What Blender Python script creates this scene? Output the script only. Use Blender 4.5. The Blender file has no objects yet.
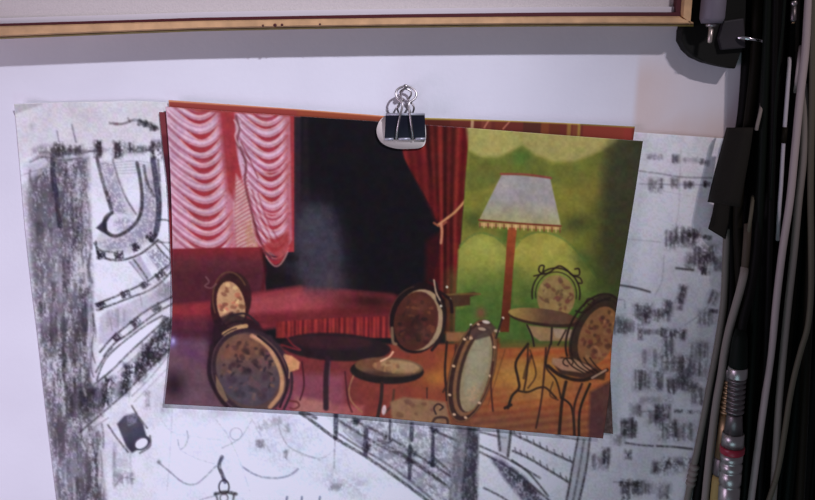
import bpy, bmesh, math, random
import numpy as np
from mathutils import Vector, Matrix
random.seed(4); RNG = np.random.RandomState(7)
C = bpy.context.scene.collection

# ------------------------------------------------------------------ camera
PW, PH, FPX = 815, 500, 800.0
TILT, DIST, ZC = math.radians(14.0), 0.68, 1.45
MM = DIST / FPX                                   # metres per photo pixel at the middle of the wall
CAM = Vector((0, -DIST * math.cos(TILT), ZC + DIST * math.sin(TILT)))
cd = bpy.data.cameras.new('camera'); cam = bpy.data.objects.new('camera', cd); C.objects.link(cam)
cam.location = CAM; cam.rotation_euler = (math.pi / 2 - TILT, 0, 0)
cd.sensor_width = 36; cd.lens = 36 * FPX / PW; cd.clip_start = 0.01
bpy.context.scene.camera = cam
sT, cT = math.sin(TILT), math.cos(TILT)

def W(px, py, d=0.0):
    """point at distance d in front of the wall, measured off the photograph"""
    a = (px - PW / 2) / FPX; b = -(py - PH / 2) / FPX
    rx, ry, rz = a, cT + b * sT, -sT + b * cT
    t = (-d - CAM.y) / ry
    return Vector((CAM.x + rx * t, -d, CAM.z + rz * t))

# ------------------------------------------------------------------ materials
def lin(c):
    c = np.asarray(c, dtype=np.float64) / 255.0
    return np.where(c <= 0.04045, c / 12.92, ((c + 0.055) / 1.055) ** 2.4)

def mat(name, rgb, rough=0.6, metal=0.0, spec=0.4, bump=0.0, bscale=200, vary=0.0):
    m = bpy.data.materials.new(name); m.use_nodes = True
    nt = m.node_tree; p = nt.nodes['Principled BSDF']
    p.inputs['Roughness'].default_value = rough; p.inputs['Metallic'].default_value = metal
    p.inputs['Specular IOR Level'].default_value = spec
    p.inputs['Base Color'].default_value = (*rgb, 1)
    if vary or bump:
        tc = nt.nodes.new('ShaderNodeTexCoord'); nz = nt.nodes.new('ShaderNodeTexNoise')
        nz.inputs['Scale'].default_value = bscale; nz.inputs['Detail'].default_value = 5
        nt.links.new(tc.outputs['Object'], nz.inputs['Vector'])
        if vary:
            r = nt.nodes.new('ShaderNodeValToRGB')
            r.color_ramp.elements[0].position = .3; r.color_ramp.elements[1].position = .7
            r.color_ramp.elements[0].color = (*[v * (1 - vary) for v in rgb], 1)
            r.color_ramp.elements[1].color = (*[min(1, v * (1 + vary)) for v in rgb], 1)
            nt.links.new(nz.outputs['Fac'], r.inputs['Fac']); nt.links.new(r.outputs['Color'], p.inputs['Base Color'])
        if bump:
            b = nt.nodes.new('ShaderNodeBump'); b.inputs['Strength'].default_value = bump; b.inputs['Distance'].default_value = .001
            nt.links.new(nz.outputs['Fac'], b.inputs['Height']); nt.links.new(b.outputs['Normal'], p.inputs['Normal'])
    return m

def ink_mat(name, rough, spec, bump=0.0):
    m = mat(name, (.8, .8, .8), rough, 0, spec)
    nt = m.node_tree; p = nt.nodes['Principled BSDF']
    a = nt.nodes.new('ShaderNodeAttribute'); a.attribute_name = 'ink'
    nt.links.new(a.outputs['Color'], p.inputs['Base Color'])
    if bump:
        tc = nt.nodes.new('ShaderNodeTexCoord'); nz = nt.nodes.new('ShaderNodeTexNoise'); b = nt.nodes.new('ShaderNodeBump')
        nz.inputs['Scale'].default_value = 400; b.inputs['Strength'].default_value = bump; b.inputs['Distance'].default_value = .0005
        nt.links.new(tc.outputs['Object'], nz.inputs['Vector']); nt.links.new(nz.outputs['Fac'], b.inputs['Height'])
        nt.links.new(b.outputs['Normal'], p.inputs['Normal'])
    return m

M = dict(
    gold=mat('gilt_wood', (.60, .36, .17), .55, 0, .3, .3, 90, .18),
    gold_low=mat('gilt_wood_edge', (.30, .22, .05), .6, 0, .3, .2, 90, .2),
    bead=mat('dark_red_bead', (.075, .012, .014), .5, 0, .3),
    canvas=mat('cream_canvas', (.62, .56, .50), .9, 0, .1, .4, 900, .06),
    slip=mat('white_slip', (.72, .66, .63), .8, 0, .2),
    black=mat('black_rubber', (.0035, .0029, .0022), .6, 0, .10),
    black2=mat('olive_black_rubber', (.0085, .0068, .003), .62, 0, .10),
    black3=mat('green_black_rubber', (.0032, .0056, .003), .6, 0, .11),
    tape=mat('black_cloth_tape', (.0165, .0145, .0105), .8, 0, .12, .4, 900),
    plug=mat('black_plug_plastic', (.0095, .0098, .0075), .65, 0, .14),
    plug_grey=mat('dark_grey_plastic', (.032, .029, .031), .6, 0, .2),
    grey=mat('pinkish_grey_pvc', (.42, .35, .32), .55, 0, .3),
    grey2=mat('grey_pvc', (.23, .198, .165), .55, 0, .3),
    grey3=mat('dull_grey_pvc', (.185, .17, .135), .6, 0, .3),
    grey4=mat('olive_grey_pvc', (.10, .088, .055), .6, 0, .3),
    white=mat('white_pvc', (.50, .47, .47), .5, 0, .3),
    brown=mat('brown_pvc', (.06, .043, .026), .6, 0, .3),
    steel=mat('nickel', (.40, .37, .35), .36, 1, .5),
    dsteel=mat('dull_nickel', (.17, .15, .145), .45, 1, .5),
    brass=mat('worn_brass', (.32, .22, .12), .45, 1, .5),
    yellow=mat('yellow_plastic', (.34, .25, .08), .6, 0, .3),
    red=mat('red_ring', (.28, .012, .03), .4, 0, .4),
    chrome=mat('bright_wire', (.52, .48, .45), .34, 1, .5),
    clip=mat('black_lacquer', (.008, .008, .016), .4, 0, .3),
    lip=mat('grey_lacquer', (.42, .42, .45), .4, .4, .5),
    pad=mat('cream_card', (.80, .72, .62), .7, 0, .2),
    paper=mat('paper_back', (.7, .68, .7), .85, 0, .1),
)

# ------------------------------------------------------------------ object helpers
def link(name, me, m, parent=None):
    o = bpy.data.objects.new(name, me); C.objects.link(o)
    for x in (m if isinstance(m, (list, tuple)) else [m]): me.materials.append(x)
    if parent is not None:
        o.parent = parent
        o.location = -parent.location
    return o
def thing(name, label, cat, loc, group=None):
    o = bpy.data.objects.new(name, None); C.objects.link(o); o.location = loc; o.empty_display_size = .01
    return tag(o, label, cat, group)
def tag(o, label, cat, group=None):
    o['label'] = label; o['category'] = cat
    if group: o['group'] = group
    return o
def bm_obj(name, bm, m, parent=None, smooth=True):
    bmesh.ops.recalc_face_normals(bm, faces=bm.faces)
    me = bpy.data.meshes.new(name); bm.to_mesh(me); bm.free()
    if smooth: me.polygons.foreach_set('use_smooth', [True] * len(me.polygons))
    return link(name, me, m, parent)

def catmull(pts, n=8, closed=False):
    P = [np.asarray(p, dtype=float) for p in pts]
    if len(P) < 3 and not closed: 
        return [P[0] + (P[-1] - P[0]) * t for t in np.linspace(0, 1, n + 1)]
    out = []; N = len(P); R = range(N if closed else N - 1)
    for i in R:
        if closed: a, b, c, d = P[i - 1], P[i], P[(i + 1) % N], P[(i + 2) % N]
        else: a, b, c, d = P[max(i - 1, 0)], P[i], P[i + 1], P[min(i + 2, N - 1)]
        for k in range(n):
            t = k / n
            out.append(.5 * (2 * b + (c - a) * t + (2 * a - 5 * b + 4 * c - d) * t * t + (3 * b - a - 3 * c + d) * t ** 3))
    out.append(P[0] if closed else P[-1])
    return out

def tube(bm, pts, rad, seg=12, cap=True):
    """round tube through world points; rad a number or one per point"""
    pts = [Vector(p) for p in pts]; n = len(pts)
    rad = [rad] * n if not hasattr(rad, '__len__') else rad
    rings = []; up = None
    for i, p in enumerate(pts):
        t = (pts[min(i + 1, n - 1)] - pts[max(i - 1, 0)]).normalized()
        if up is None:
            up = t.orthogonal().normalized()
        up = (up - t * up.dot(t)).normalized(); s = t.cross(up)
        rings.append([bm.verts.new(p + (up * math.cos(2 * math.pi * k / seg) + s * math.sin(2 * math.pi * k / seg)) * rad[i]) for k in range(seg)])
    for a, b in zip(rings, rings[1:]):
        for k in range(seg): bm.faces.new((a[k], a[(k + 1) % seg], b[(k + 1) % seg], b[k]))
    if cap: bm.faces.new(rings[0][::-1]); bm.faces.new(rings[-1])
    return bm

def revolve(bm, a, b, prof, seg=24):
    """lathe along a->b: prof = [(t 0..1, radius), ...]"""
    a, b = Vector(a), Vector(b)
    t = (b - a).normalized(); up = t.orthogonal().normalized(); s = t.cross(up); rings = []
    for (q, r) in prof:
        p = a.lerp(b, q)
        rings.append([bm.verts.new(p + (up * math.cos(2 * math.pi * k / seg) + s * math.sin(2 * math.pi * k / seg)) * r) for k in range(seg)])
    for x, y in zip(rings, rings[1:]):
        for k in range(seg): bm.faces.new((x[k], x[(k + 1) % seg], y[(k + 1) % seg], y[k]))
    bm.faces.new(rings[0][::-1]); bm.faces.new(rings[-1])
    return bm

def slab(bm, front, thick, bev=0):
    """closed plate: front outline of world points, thickened towards the wall"""
    f = [bm.verts.new(p) for p in front]; k = [bm.verts.new(Vector(p) + Vector((0, thick, 0))) for p in front]
    n = len(f); bm.faces.new(f); bm.faces.new(k[::-1])
    for i in range(n): bm.faces.new((f[i], k[i], k[(i + 1) % n], f[(i + 1) % n]))
    if bev: bmesh.ops.bevel(bm, geom=[e for e in bm.edges], offset=bev, segments=2, affect='EDGES', profile=.6, clamp_overlap=True)
    return bm

# ------------------------------------------------------------------ drawing tools (ink on the sheets)
S = 2
class Art:
    def __init__(s, base):
        s.im = np.zeros((PH * S + 40, PW * S, 3), np.float32); s.im[:] = np.array(base, np.float32)
        yy, xx = np.mgrid[0:s.im.shape[0], 0:s.im.shape[1]]
        s.X = (xx / S).astype(np.float32); s.Y = (yy / S).astype(np.float32)
    def box(s, x0, y0, x1, y1):
        h, w = s.im.shape[:2]
        a, b = max(0, int(x0 * S)), min(w, int(x1 * S) + 2); c, d = max(0, int(y0 * S)), min(h, int(y1 * S) + 2)
        return (slice(c, d), slice(a, b)) if b > a and d > c else None
    def put(s, sl, al, col):
        if callable(col): col = col(s.X[sl], s.Y[sl])
        al = al[..., None]
        s.im[sl] = s.im[sl] * (1 - al) + np.asarray(col, np.float32) * al
    def dist(s, sl, pts):
        X, Y = s.X[sl], s.Y[sl]; D = np.full(X.shape, 1e9, np.float32)
        for (ax, ay), (bx, by) in zip(pts, pts[1:]):
            dx, dy = bx - ax, by - ay; L = dx * dx + dy * dy + 1e-9
            t = np.clip(((X - ax) * dx + (Y - ay) * dy) / L, 0, 1)
            D = np.minimum(D, (X - ax - t * dx) ** 2 + (Y - ay - t * dy) ** 2)
        return np.sqrt(D)
    def stroke(s, pts, w, col, a=1.0, soft=1.0, closed=False, grain=0, smooth=True):
        P = catmull(pts, 6, closed) if smooth and len(pts) > 2 else [np.asarray(p, float) for p in pts]
        if closed and not smooth: P.append(P[0])
        A = np.array(P); q = w / 2 + soft
        sl = s.box(A[:, 0].min() - q, A[:, 1].min() - q, A[:, 0].max() + q, A[:, 1].max() + q)
        if sl is None: return
        al = np.clip((w / 2 + soft / 2 - s.dist(sl, P)) / soft, 0, 1) * a
        if grain: al = al * np.clip(1 - grain + 1.7 * grain * GR[sl], 0, 1)
        s.put(sl, al, col)
    def poly(s, pts, col, a=1.0, soft=1.0, smooth=False, grain=None, gk=1.0):
        P = catmull(pts, 6, True) if smooth else [np.asarray(p, float) for p in pts] + [np.asarray(pts[0], float)]
        A = np.array(P)
        sl = s.box(A[:, 0].min() - soft, A[:, 1].min() - soft, A[:, 0].max() + soft, A[:, 1].max() + soft)
        if sl is None: return
        X, Y = s.X[sl], s.Y[sl]; ins = np.zeros(X.shape, bool)
        for (ax, ay), (bx, by) in zip(P, P[1:]):
            if ay == by: continue
            ins ^= ((ay > Y) != (by > Y)) & (X < (bx - ax) * (Y - ay) / (by - ay) + ax)
        D = s.dist(sl, P); D = np.where(ins, D, -D)
        al = np.clip(D / soft + .5, 0, 1) * a
        if grain is not None: al = al * np.clip(1 - gk + gk * 1.3 * grain[sl], 0, 1)
        s.put(sl, al, col)
    def ell(s, cx, cy, rx, ry, rot, col, a=1.0, soft=1.0, grain=None):
        t = np.linspace(0, 2 * math.pi, 28)[:-1]; c, n = math.cos(math.radians(rot)), math.sin(math.radians(rot))
        s.poly([(cx + rx * math.cos(k) * c - ry * math.sin(k) * n, cy + rx * math.cos(k) * n + ry * math.sin(k) * c) for k in t], col, a, soft, grain=grain)
    def ring(s, cx, cy, rx, ry, rot, w, col, a=1.0, soft=1.0, a0=0, a1=360, grain=0):
        c, n = math.cos(math.radians(rot)), math.sin(math.radians(rot)); t = np.radians(np.linspace(a0, a1, 30))
        s.stroke([(cx + rx * math.cos(k) * c - ry * math.sin(k) * n, cy + rx * math.cos(k) * n + ry * math.sin(k) * c) for k in t], w, col, a, soft, grain=grain, smooth=False)
    def glow(s, cx, cy, rx, ry, col, a=1.0, rot=0, p=1.0):
        R = max(rx, ry) * 2.2; sl = s.box(cx - R, cy - R, cx + R, cy + R)
        if sl is None: return
        X, Y = s.X[sl] - cx, s.Y[sl] - cy; c, n = math.cos(math.radians(rot)), math.sin(math.radians(rot))
        q = ((X * c + Y * n) / rx) ** 2 + ((-X * n + Y * c) / ry) ** 2
        s.put(sl, np.exp(-q ** p) * a, col)

def vnoise(h, w, cy, cx):
    """smooth value noise with cells of cy x cx samples, 0..1"""
    gy, gx = int(h / cy) + 3, int(w / cx) + 3; g = RNG.rand(gy, gx).astype(np.float32)
    y = np.arange(h) / cy; x = np.arange(w) / cx; yi, xi = y.astype(int), x.astype(int); fy, fx = y - yi, x - xi
    fy = (fy * fy * (3 - 2 * fy))[:, None].astype(np.float32); fx = (fx * fx * (3 - 2 * fx))[None, :].astype(np.float32)
    a = g[np.ix_(yi, xi)] * (1 - fx) + g[np.ix_(yi, xi + 1)] * fx; b = g[np.ix_(yi + 1, xi)] * (1 - fx) + g[np.ix_(yi + 1, xi + 1)] * fx
    return a * (1 - fy) + b * fy
H_, W_ = PH * S + 40, PW * S
def con(n, k): return np.clip((n - .5) * k + .5, 0, 1)
GR = con(.6 * vnoise(H_, W_, 2.4, 2.4) + .4 * vnoise(H_, W_, 5, 5), 2.0)                                        # chalky grain
GV = con(.26 * vnoise(H_, W_, 26, 6) + .26 * vnoise(H_, W_, 5, 3.2) + .22 * vnoise(H_, W_, 2.2, 2.2) + .26 * vnoise(H_, W_, 50, 24), 2.6)      # upright rubbed grain
GB = con(.34 * vnoise(H_, W_, 14, 14) + .36 * vnoise(H_, W_, 5, 4) + .30 * vnoise(H_, W_, 2.4, 2.4), 2.4)                                    # blotches
GW = vnoise(H_, W_, 40, 40)
def mixc(a, b, t):
    t = np.clip(t, 0, 1)[..., None]; return np.asarray(a, np.float32) * (1 - t) + np.asarray(b, np.float32) * t

# ------------------------------------------------------------------ picture on the front print
def paint_print():
    A = Art((20, 14, 20))
    # ---- black room with the print's bluish gloss sheen painted in, brownish jamb
    A.poly([(288, 112), (470, 124), (470, 310), (288, 310)], (15, 11, 17))
    A.poly([(289, 112), (301, 114), (301, 240), (289, 250)], (44, 30, 40), .9, 3)
    A.poly([(303, 112), (308, 114), (310, 220), (300, 225)], (30, 22, 28), .8, 4)
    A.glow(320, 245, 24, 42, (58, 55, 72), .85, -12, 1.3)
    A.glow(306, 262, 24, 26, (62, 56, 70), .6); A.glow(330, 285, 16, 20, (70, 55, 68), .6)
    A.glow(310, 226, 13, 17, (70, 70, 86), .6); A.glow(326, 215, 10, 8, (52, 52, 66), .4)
    A.glow(292, 258, 14, 5, (22, 14, 20), .8, 8); A.glow(282, 279, 18, 5, (20, 10, 16), .8, 10)
    # ---- swagged pink drapes: rows of hanging folds with deep red hollows between them
    rd = random.Random(17)
    A.poly([(160, 98), (294, 104), (294, 252), (160, 252)], (160, 52, 62))
    def swags(col, y0, y1, step, x_of, dip, peak):
        A.poly(col, lambda X, Y: mixc(mixc((204, 166, 194), (198, 146, 172), (Y - 120) / 120), (200, 150, 172), (Y - 215) / 60), 1, 2)
        y = y0
        def arc(yb, u0, u1, dd, n=9):
            out = []
            for k in range(n):
                u = u0 + (u1 - u0) * k / (n - 1); xl, xr = x_of(yb)
                sg = (1 - abs((u - peak) / peak) ** 1.7) if u < peak else (1 - abs((u - peak) / (1 - peak)) ** 2 * .85)
                out.append((xl + (xr - xl) * u, yb - dip + dip * sg + dd * math.sin(math.pi * (u - u0) / (u1 - u0))))
            return out
        while y < y1:
            j = rd.uniform(-1.5, 1.5); u0, u1 = rd.uniform(.16, .36), rd.uniform(.86, .97); t = rd.uniform(2.8, 6.4)
            A.stroke(arc(y - 4.6 + j, .02, rd.uniform(.8, .98), 0), 1.8, (222, 190, 212), .6, 1.8)
            A.stroke(arc(y - 2.2 + j, .0, .9, .6), 1.1, (150, 78, 104), .65, 1.4)
            if rd.random() < .8: A.stroke(arc(y - 7 + j, .1, .7, 0), .9, (168, 100, 128), .55, 1.4)
            up, lo = arc(y + j, u0, u1, 0), arc(y + j, u0, u1, t)
            A.poly(up + lo[::-1], (156, 44, 54), .95, 1.6)
            A.stroke(arc(y + j, rd.uniform(0, .1), u1, 0), 1.4, (140, 62, 84), .6, 1.6)
            A.stroke([(q[0], q[1] + 1.2) for q in arc(y + j, u0 + .05, u1, t)], 1.5, (216, 150, 150), .75, 1.5)
            A.stroke(arc(y - 1.2 + j, u0 + .2, u1 + .02, 0), 1.1, (222, 160, 166), .6, 1.3)
            y += step * rd.uniform(.85, 1.15)
    swags([(160, 96), (222, 104), (229, 150), (235, 200), (236, 252), (160, 252)], 112, 262, 11.2, lambda y: (163 + .05 * (y - 110), 224 + .09 * (y - 110)), 23, .58)
    A.poly([(214, 106), (226, 110), (232, 170), (238, 252), (231, 252), (224, 190)], (168, 72, 84), .45, 5)
    swags([(234, 108), (290, 114), (292, 240), (280, 258), (262, 244), (246, 196), (236, 150)], 118, 262, 9.8, lambda y: (232 + .14 * (y - 108), 291 + .01 * (y - 108)), 21, .56)
    A.poly([(284, 112), (294, 114), (294, 250), (286, 240)], (150, 50, 58), .5, 5)
    # scarlet strip between, ruffled edge below
    A.poly([(219, 110), (234, 113), (237, 150), (234, 200), (227, 190)], (152, 50, 58), .95, 5)
    A.poly([(236, 174), (247, 190), (252, 215), (258, 249), (236, 249), (234, 215)], (196, 148, 156), .95, 3)
    for y in range(178, 252, 4):
        A.stroke([(235, y + 4), (241, y), (247 + (y - 182) * .08, y - 5)], 1.1, (166, 84, 94), .75, 1.2)
        A.stroke([(236, y + 6), (242, y + 2), (248 + (y - 182) * .08, y - 3)], .9, (220, 196, 190), .55, 1.2)
    A.poly([(243, 222), (251, 220), (259, 249), (246, 249)], (182, 134, 104), .6, 3, grain=GB)
    A.stroke([(236, 116), (239, 130), (237, 142), (242, 152), (246, 165), (245, 182), (250, 205), (258, 235), (266, 252)], 2.4, (96, 36, 46), .75, 2)
    A.stroke([(234, 120), (238, 128), (235, 136), (239, 146)], 1.6, (212, 176, 186), .7, 1.4)
    A.stroke([(241, 142), (250, 160), (258, 178)], 1.6, (130, 58, 70), .7, 1.5)
    for k in range(5): A.stroke([(246 + k * 3, 186 + k * 2), (255 + k * 3, 215 + k), (268 + k * 3, 243)], 1.6, (210, 172, 186) if k % 2 else (146, 56, 70), .55, 1.6)
    A.poly([(262, 246), (272, 240), (288, 232), (290, 246), (279, 260)], (150, 48, 54), .85, 4)
    A.stroke([(265, 249), (276, 259), (289, 248)], 1.5, (178, 74, 70), .6, 1.5)
    # plain red band of the top hem
    A.poly([(160, 96), (300, 106), (300, 117), (230, 113), (212, 112), (198, 112), (188, 109), (165, 106)], (148, 60, 62), .9, 2)
    # ---- sofa, seat and pleated skirt
    A.poly([(160, 249), (262, 247), (266, 290), (262, 300), (160, 312)], lambda X, Y: mixc((124, 34, 44), (92, 38, 48), (Y - 250) / 12), 1, 1.5)
    A.poly([(160, 268), (262, 268), (262, 300), (160, 310)], (66, 24, 36), .6, 12)
    A.stroke([(262, 250), (265, 270), (262, 292)], 3, (70, 14, 22), .7, 3)
    A.poly([(160, 306), (225, 300), (258, 292), (300, 286), (345, 290), (400, 296), (400, 322), (330, 318), (262, 330), (160, 330)], (124, 40, 50), 1, 5)
    A.poly([(246, 298), (300, 289), (392, 296), (392, 306), (300, 312), (240, 316)], (162, 72, 82), .8, 10)
    A.poly([(160, 308), (215, 303), (215, 316), (160, 318)], (142, 46, 56), .75, 6)
    A.poly([(160, 318), (240, 318), (262, 335), (262, 360), (160, 360)], (84, 36, 56), .85, 10)
    A.poly([(240, 315), (300, 312), (400, 308), (400, 320), (330, 320), (285, 326), (240, 326)], (104, 34, 42), .8, 6)
    def pleat(X, Y):
        return mixc((158, 50, 48), (92, 24, 30), .45 + .32 * np.sin(X * .74 + .9 * np.sin(X * .31) + Y * .03) + .28 * np.sin(X * 1.37 + 1.6 * np.sin(X * .17))) 
    A.poly([(276, 322), (330, 318), (392, 316), (392, 338), (330, 338), (276, 338)], pleat, .95, 2)
    A.glow(372, 302, 36, 10, (46, 14, 14), .92, 4); A.glow(352, 310, 30, 5, (84, 26, 28), .6)
    A.glow(322, 284, 22, 12, (84, 62, 76), .55); A.poly([(304, 206), (330, 204), (338, 225), (342, 262), (336, 288), (306, 290), (296, 262), (300, 230)], (64, 60, 74), .55, 9, grain=GB, gk=.5)  # same bluish gloss sheen, painted stronger
    # ---- scarlet tied-back curtain
    def folds(X, Y):
        k = (Y - 225) / 110.0
        u = X - 440 + 0.10 * (Y - 225) * np.where(Y < 225, -.9, .2) * ((445 - X) / 30)
        c = .45 + .34 * np.sin(u * .92 + .5 * np.sin(u * .21)) + .26 * np.sin(u * .47 + 1.2)
        return mixc((48, 9, 8), (122, 38, 34), c + .06 * np.sin(Y * .05))
    A.poly([(394, 118), (470, 124), (467, 160), (462, 215), (457, 270), (455, 334), (430, 334), (430, 290), (438, 260), (440, 228), (430, 205), (416, 180), (404, 158)], folds, 1, 2)
    A.poly([(394, 118), (412, 122), (428, 165), (440, 215), (436, 222), (424, 195), (408, 165)], (96, 20, 24), .65, 5)
    A.poly([(426, 240), (440, 232), (440, 300), (430, 330), (424, 330)], (58, 10, 14), .8, 6)
    A.poly([(460, 124), (470, 124), (461, 240), (456, 300), (452, 300), (457, 220)], (116, 16, 20), .5, 2)
    A.stroke([(438, 225), (446, 219), (456, 211), (469, 196)], 2.4, (196, 140, 96), .95, 1.5)
    A.stroke([(434, 223), (440, 226), (446, 222)], 2.2, (150, 84, 60), .9, 1.5)
    A.stroke([(441, 224), (442, 232), (441, 243)], 2.6, (190, 130, 100), .9, 1.5)
    # ---- green wall with scalloped light
    def green(X, Y):
        c = mixc((140, 136, 64), (116, 114, 46), (Y - 130) / 60)
        c = mixc(c, (66, 88, 40), (Y - 245) / 75)
        return mixc(c, (60, 62, 30), (X - 585 + .12 * (Y - 140)) / 42)
    A.poly([(470, 118), (660, 128), (640, 360), (454, 360), (456, 300), (461, 240), (467, 160)], green, 1, 1.5)
    A.poly([(469, 152), (482, 158), (498, 158), (512, 152), (521, 146), (533, 155), (553, 164), (575, 163), (596, 154), (612, 146), (622, 152), (618, 178), (592, 192), (560, 184), (520, 176), (480, 190), (466, 190)], (92, 98, 42), .85, 6)
    A.glow(521, 156, 11, 10, (70, 100, 40), .8); A.glow(476, 178, 9, 12, (104, 108, 44), .6); A.glow(590, 188, 26, 20, (114, 102, 46), .7, 0)
    A.poly([(465, 118), (520, 122), (521, 145), (510, 152), (496, 157), (481, 156), (469, 150)], (158, 149, 90), .9, 4, smooth=False)
    A.poly([(521, 122), (625, 128), (616, 143), (596, 153), (575, 161), (555, 162), (535, 154), (522, 144)], (152, 142, 88), .9, 4)
    A.poly([(612, 143), (628, 135), (660, 130), (645, 360), (612, 360), (606, 262), (600, 200), (604, 170)], (54, 54, 34), .75, 14)
    A.poly([(606, 150), (628, 136), (650, 134), (644, 210), (628, 300), (606, 250)], (44, 44, 34), .55, 16)
    A.glow(474, 220, 12, 9, (62, 76, 32), .85); A.glow(578, 224, 18, 10, (58, 62, 32), .85); A.glow(508, 236, 9, 11, (60, 84, 34), .9)
    A.poly([(458, 250), (466, 239), (478, 233), (492, 235), (502, 242), (509, 254), (511, 300), (456, 310)], (140, 140, 64), .95, 2.5)
    A.poly([(513, 252), (520, 240), (534, 233), (548, 233), (563, 239), (577, 251), (592, 270), (602, 290), (602, 310), (513, 305)], (142, 138, 62), .95, 2.5)
    for P in ([(460, 246), (468, 238), (480, 233), (493, 236), (503, 243)], [(515, 247), (524, 237), (538, 232), (552, 234), (566, 241), (580, 255), (594, 274)]):
        A.stroke(P, 2.2, (84, 104, 48), .8, 1.5, grain=.5)
    A.glow(540, 248, 26, 10, (162, 154, 72), .75); A.glow(482, 247, 16, 9, (158, 160, 80), .75)
    A.poly([(454, 278), (512, 274), (512, 345), (454, 345)], (70, 96, 40), .9, 30)
    A.poly([(512, 276), (560, 284), (612, 292), (612, 345), (512, 345)], (64, 86, 36), .9, 30)
    A.glow(583, 262, 9, 16, (60, 80, 36), .75, -28); A.glow(598, 286, 14, 18, (58, 74, 32), .8, -20); A.glow(612, 260, 16, 40, (50, 52, 30), .7)
    # ---- standard lamp
    A.poly([(508, 226), (517, 226), (513, 270), (509, 332), (500, 332), (505, 270)], lambda X, Y: mixc((140, 66, 36), (84, 36, 20), (Y - 240) / 70), 1, 1.2)
    A.poly([(502, 174), (550, 178), (561, 226), (479, 220)], lambda X, Y: mixc((150, 143, 146), (154, 148, 112), (Y - 198 - .07 * (X - 500)) / 22), 1, 1.3)
    A.glow(512, 190, 14, 10, (150, 146, 154), .4)
    A.poly([(479, 222), (561, 227), (561, 230), (479, 226)], (176, 140, 92), 1, 1.2)
    for x in range(480, 561, 4): A.stroke([(x, 223 + (x - 480) * .065), (x, 227 + (x - 480) * .065)], 1.4, (206, 170, 120) if x % 8 else (110, 60, 40), .85, 1)
    A.stroke([(479, 220), (520, 223.5), (561, 226)], 1.6, (106, 40, 30), 1, 1)
    A.stroke([(501, 174), (526, 174.5), (551, 178)], 2.2, (128, 66, 56), 1, 1)
    # ---- parquet floor, red in the shade, orange in the light
    def floor(X, Y):
        t = (X - 330) / 130.0
        c = mixc((112, 44, 48), (134, 62, 38), t)
        c = mixc(c, (150, 102, 48), np.exp(-(((X - 530) / 62) ** 2 + ((Y - 372 - .05 * (X - 530)) / 30) ** 2)) * 1.15)
        c = mixc(c, (142, 72, 38), np.exp(-((Y - 352) / 8) ** 2) * (X > 470))
        c = mixc(c, (110, 62, 44), (Y - 404) / 18 * (X > 430))
        return mixc(c, (160, 112, 66), .3 * (np.sin(Y * .8 + X * .09) * .5 + .5) * (X > 470))
    A.poly([(160, 345), (612, 343), (612, 445), (160, 445)], floor, 1, 3)
    A.poly([(454, 338), (500, 338), (500, 348), (454, 350)], (92, 40, 24), .7, 3); A.poly([(500, 340), (575, 340), (575, 347), (500, 348)], (74, 80, 36), .8, 3)
    A.glow(436, 378, 14, 9, (160, 106, 46), .8); A.glow(448, 366, 9, 8, (150, 92, 42), .6); A.glow(522, 376, 18, 11, (166, 122, 60), .7); A.glow(536, 392, 16, 7, (150, 108, 64), .5)
    A.glow(505, 354, 14, 5, (150, 78, 42), .6); A.glow(575, 396, 12, 16, (138, 82, 54), .5)
    A.poly([(160, 340), (270, 338), (276, 420), (160, 420)], (104, 80, 98), .85, 8)  # purple-grey gloss veil painted into the print's lower left
    A.poly([(270, 372), (345, 375), (345, 420), (270, 415)], (132, 70, 90), .8, 8)
    A.poly([(296, 396), (330, 402), (336, 418), (292, 414)], (168, 112, 104), .8, 5); A.poly([(325, 404), (364, 406), (362, 420), (322, 418)], (164, 92, 94), .7, 5)
    A.poly([(590, 392), (612, 380), (612, 445), (588, 440)], (64, 40, 44), .85, 4)
    A.glow(172, 342, 5, 6, (128, 110, 190), .9); A.glow(190, 352, 16, 8, (84, 44, 84), .7, 35); A.glow(173, 341, 2, 3, (190, 176, 236), .9)
    A.glow(174, 385, 12, 14, (32, 18, 30), .85); A.glow(212, 345, 5, 30, (44, 16, 32), .8); A.glow(230, 378, 26, 20, (70, 44, 58), .5)
    # ---- small shelf table behind the round chair
    A.poly([(445, 296), (474, 292), (480, 294), (470, 297), (470, 305), (446, 308)], (70, 44, 30), 1, 1.5)
    A.stroke([(444, 295), (462, 294), (480, 294)], 2, (104, 82, 46), .9, 1.2)
    INK = (34, 23, 19)
    def vel(cx, cy, rx, ry, rot, base, spot, n, seed, inset=0.86, a=1.0):
        """oval upholstered back with a flowered cover"""
        A.ell(cx, cy, rx, ry, rot, base, a, 1.5); r = random.Random(seed); c, s = math.cos(math.radians(rot)), math.sin(math.radians(rot))
        for k in range(n):
            q, t = math.sqrt(r.random()) * inset, r.random() * 6.283
            x, y = q * rx * math.cos(t), q * ry * math.sin(t)
            A.ell(cx + x * c - y * s, cy + x * s + y * c, r.uniform(1.2, 3.6), r.uniform(1, 2.6), r.uniform(0, 180), spot[k % len(spot)], .75, 1.6)
    # dark oval table of the left group
    A.ell(336, 347, 55, 14, 3, (34, 20, 26), 1, 2.5); A.ell(330, 342, 42, 7, 2, (62, 28, 36), .7, 4)
    A.stroke([(328, 358), (326, 380), (326, 408)], 5.5, (44, 26, 34), .95, 2); A.stroke([(330, 362), (329, 385)], 1.5, (84, 64, 78), .6, 1.2)
    A.stroke([(302, 362), (304, 385), (300, 400)], 1.8, (60, 22, 28), .8, 1.2); A.stroke([(345, 372), (348, 400), (352, 412)], 1.8, (66, 24, 28), .8, 1.2)
    # far left chair, cream oval
    A.ell(231, 302, 20, 30, 12, (52, 24, 28), 1, 2)
    vel(231, 305, 14, 24, -10, (184, 140, 108), [(126, 78, 58), (228, 190, 140), (120, 70, 56), (190, 110, 88)], 34, 8)
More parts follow.
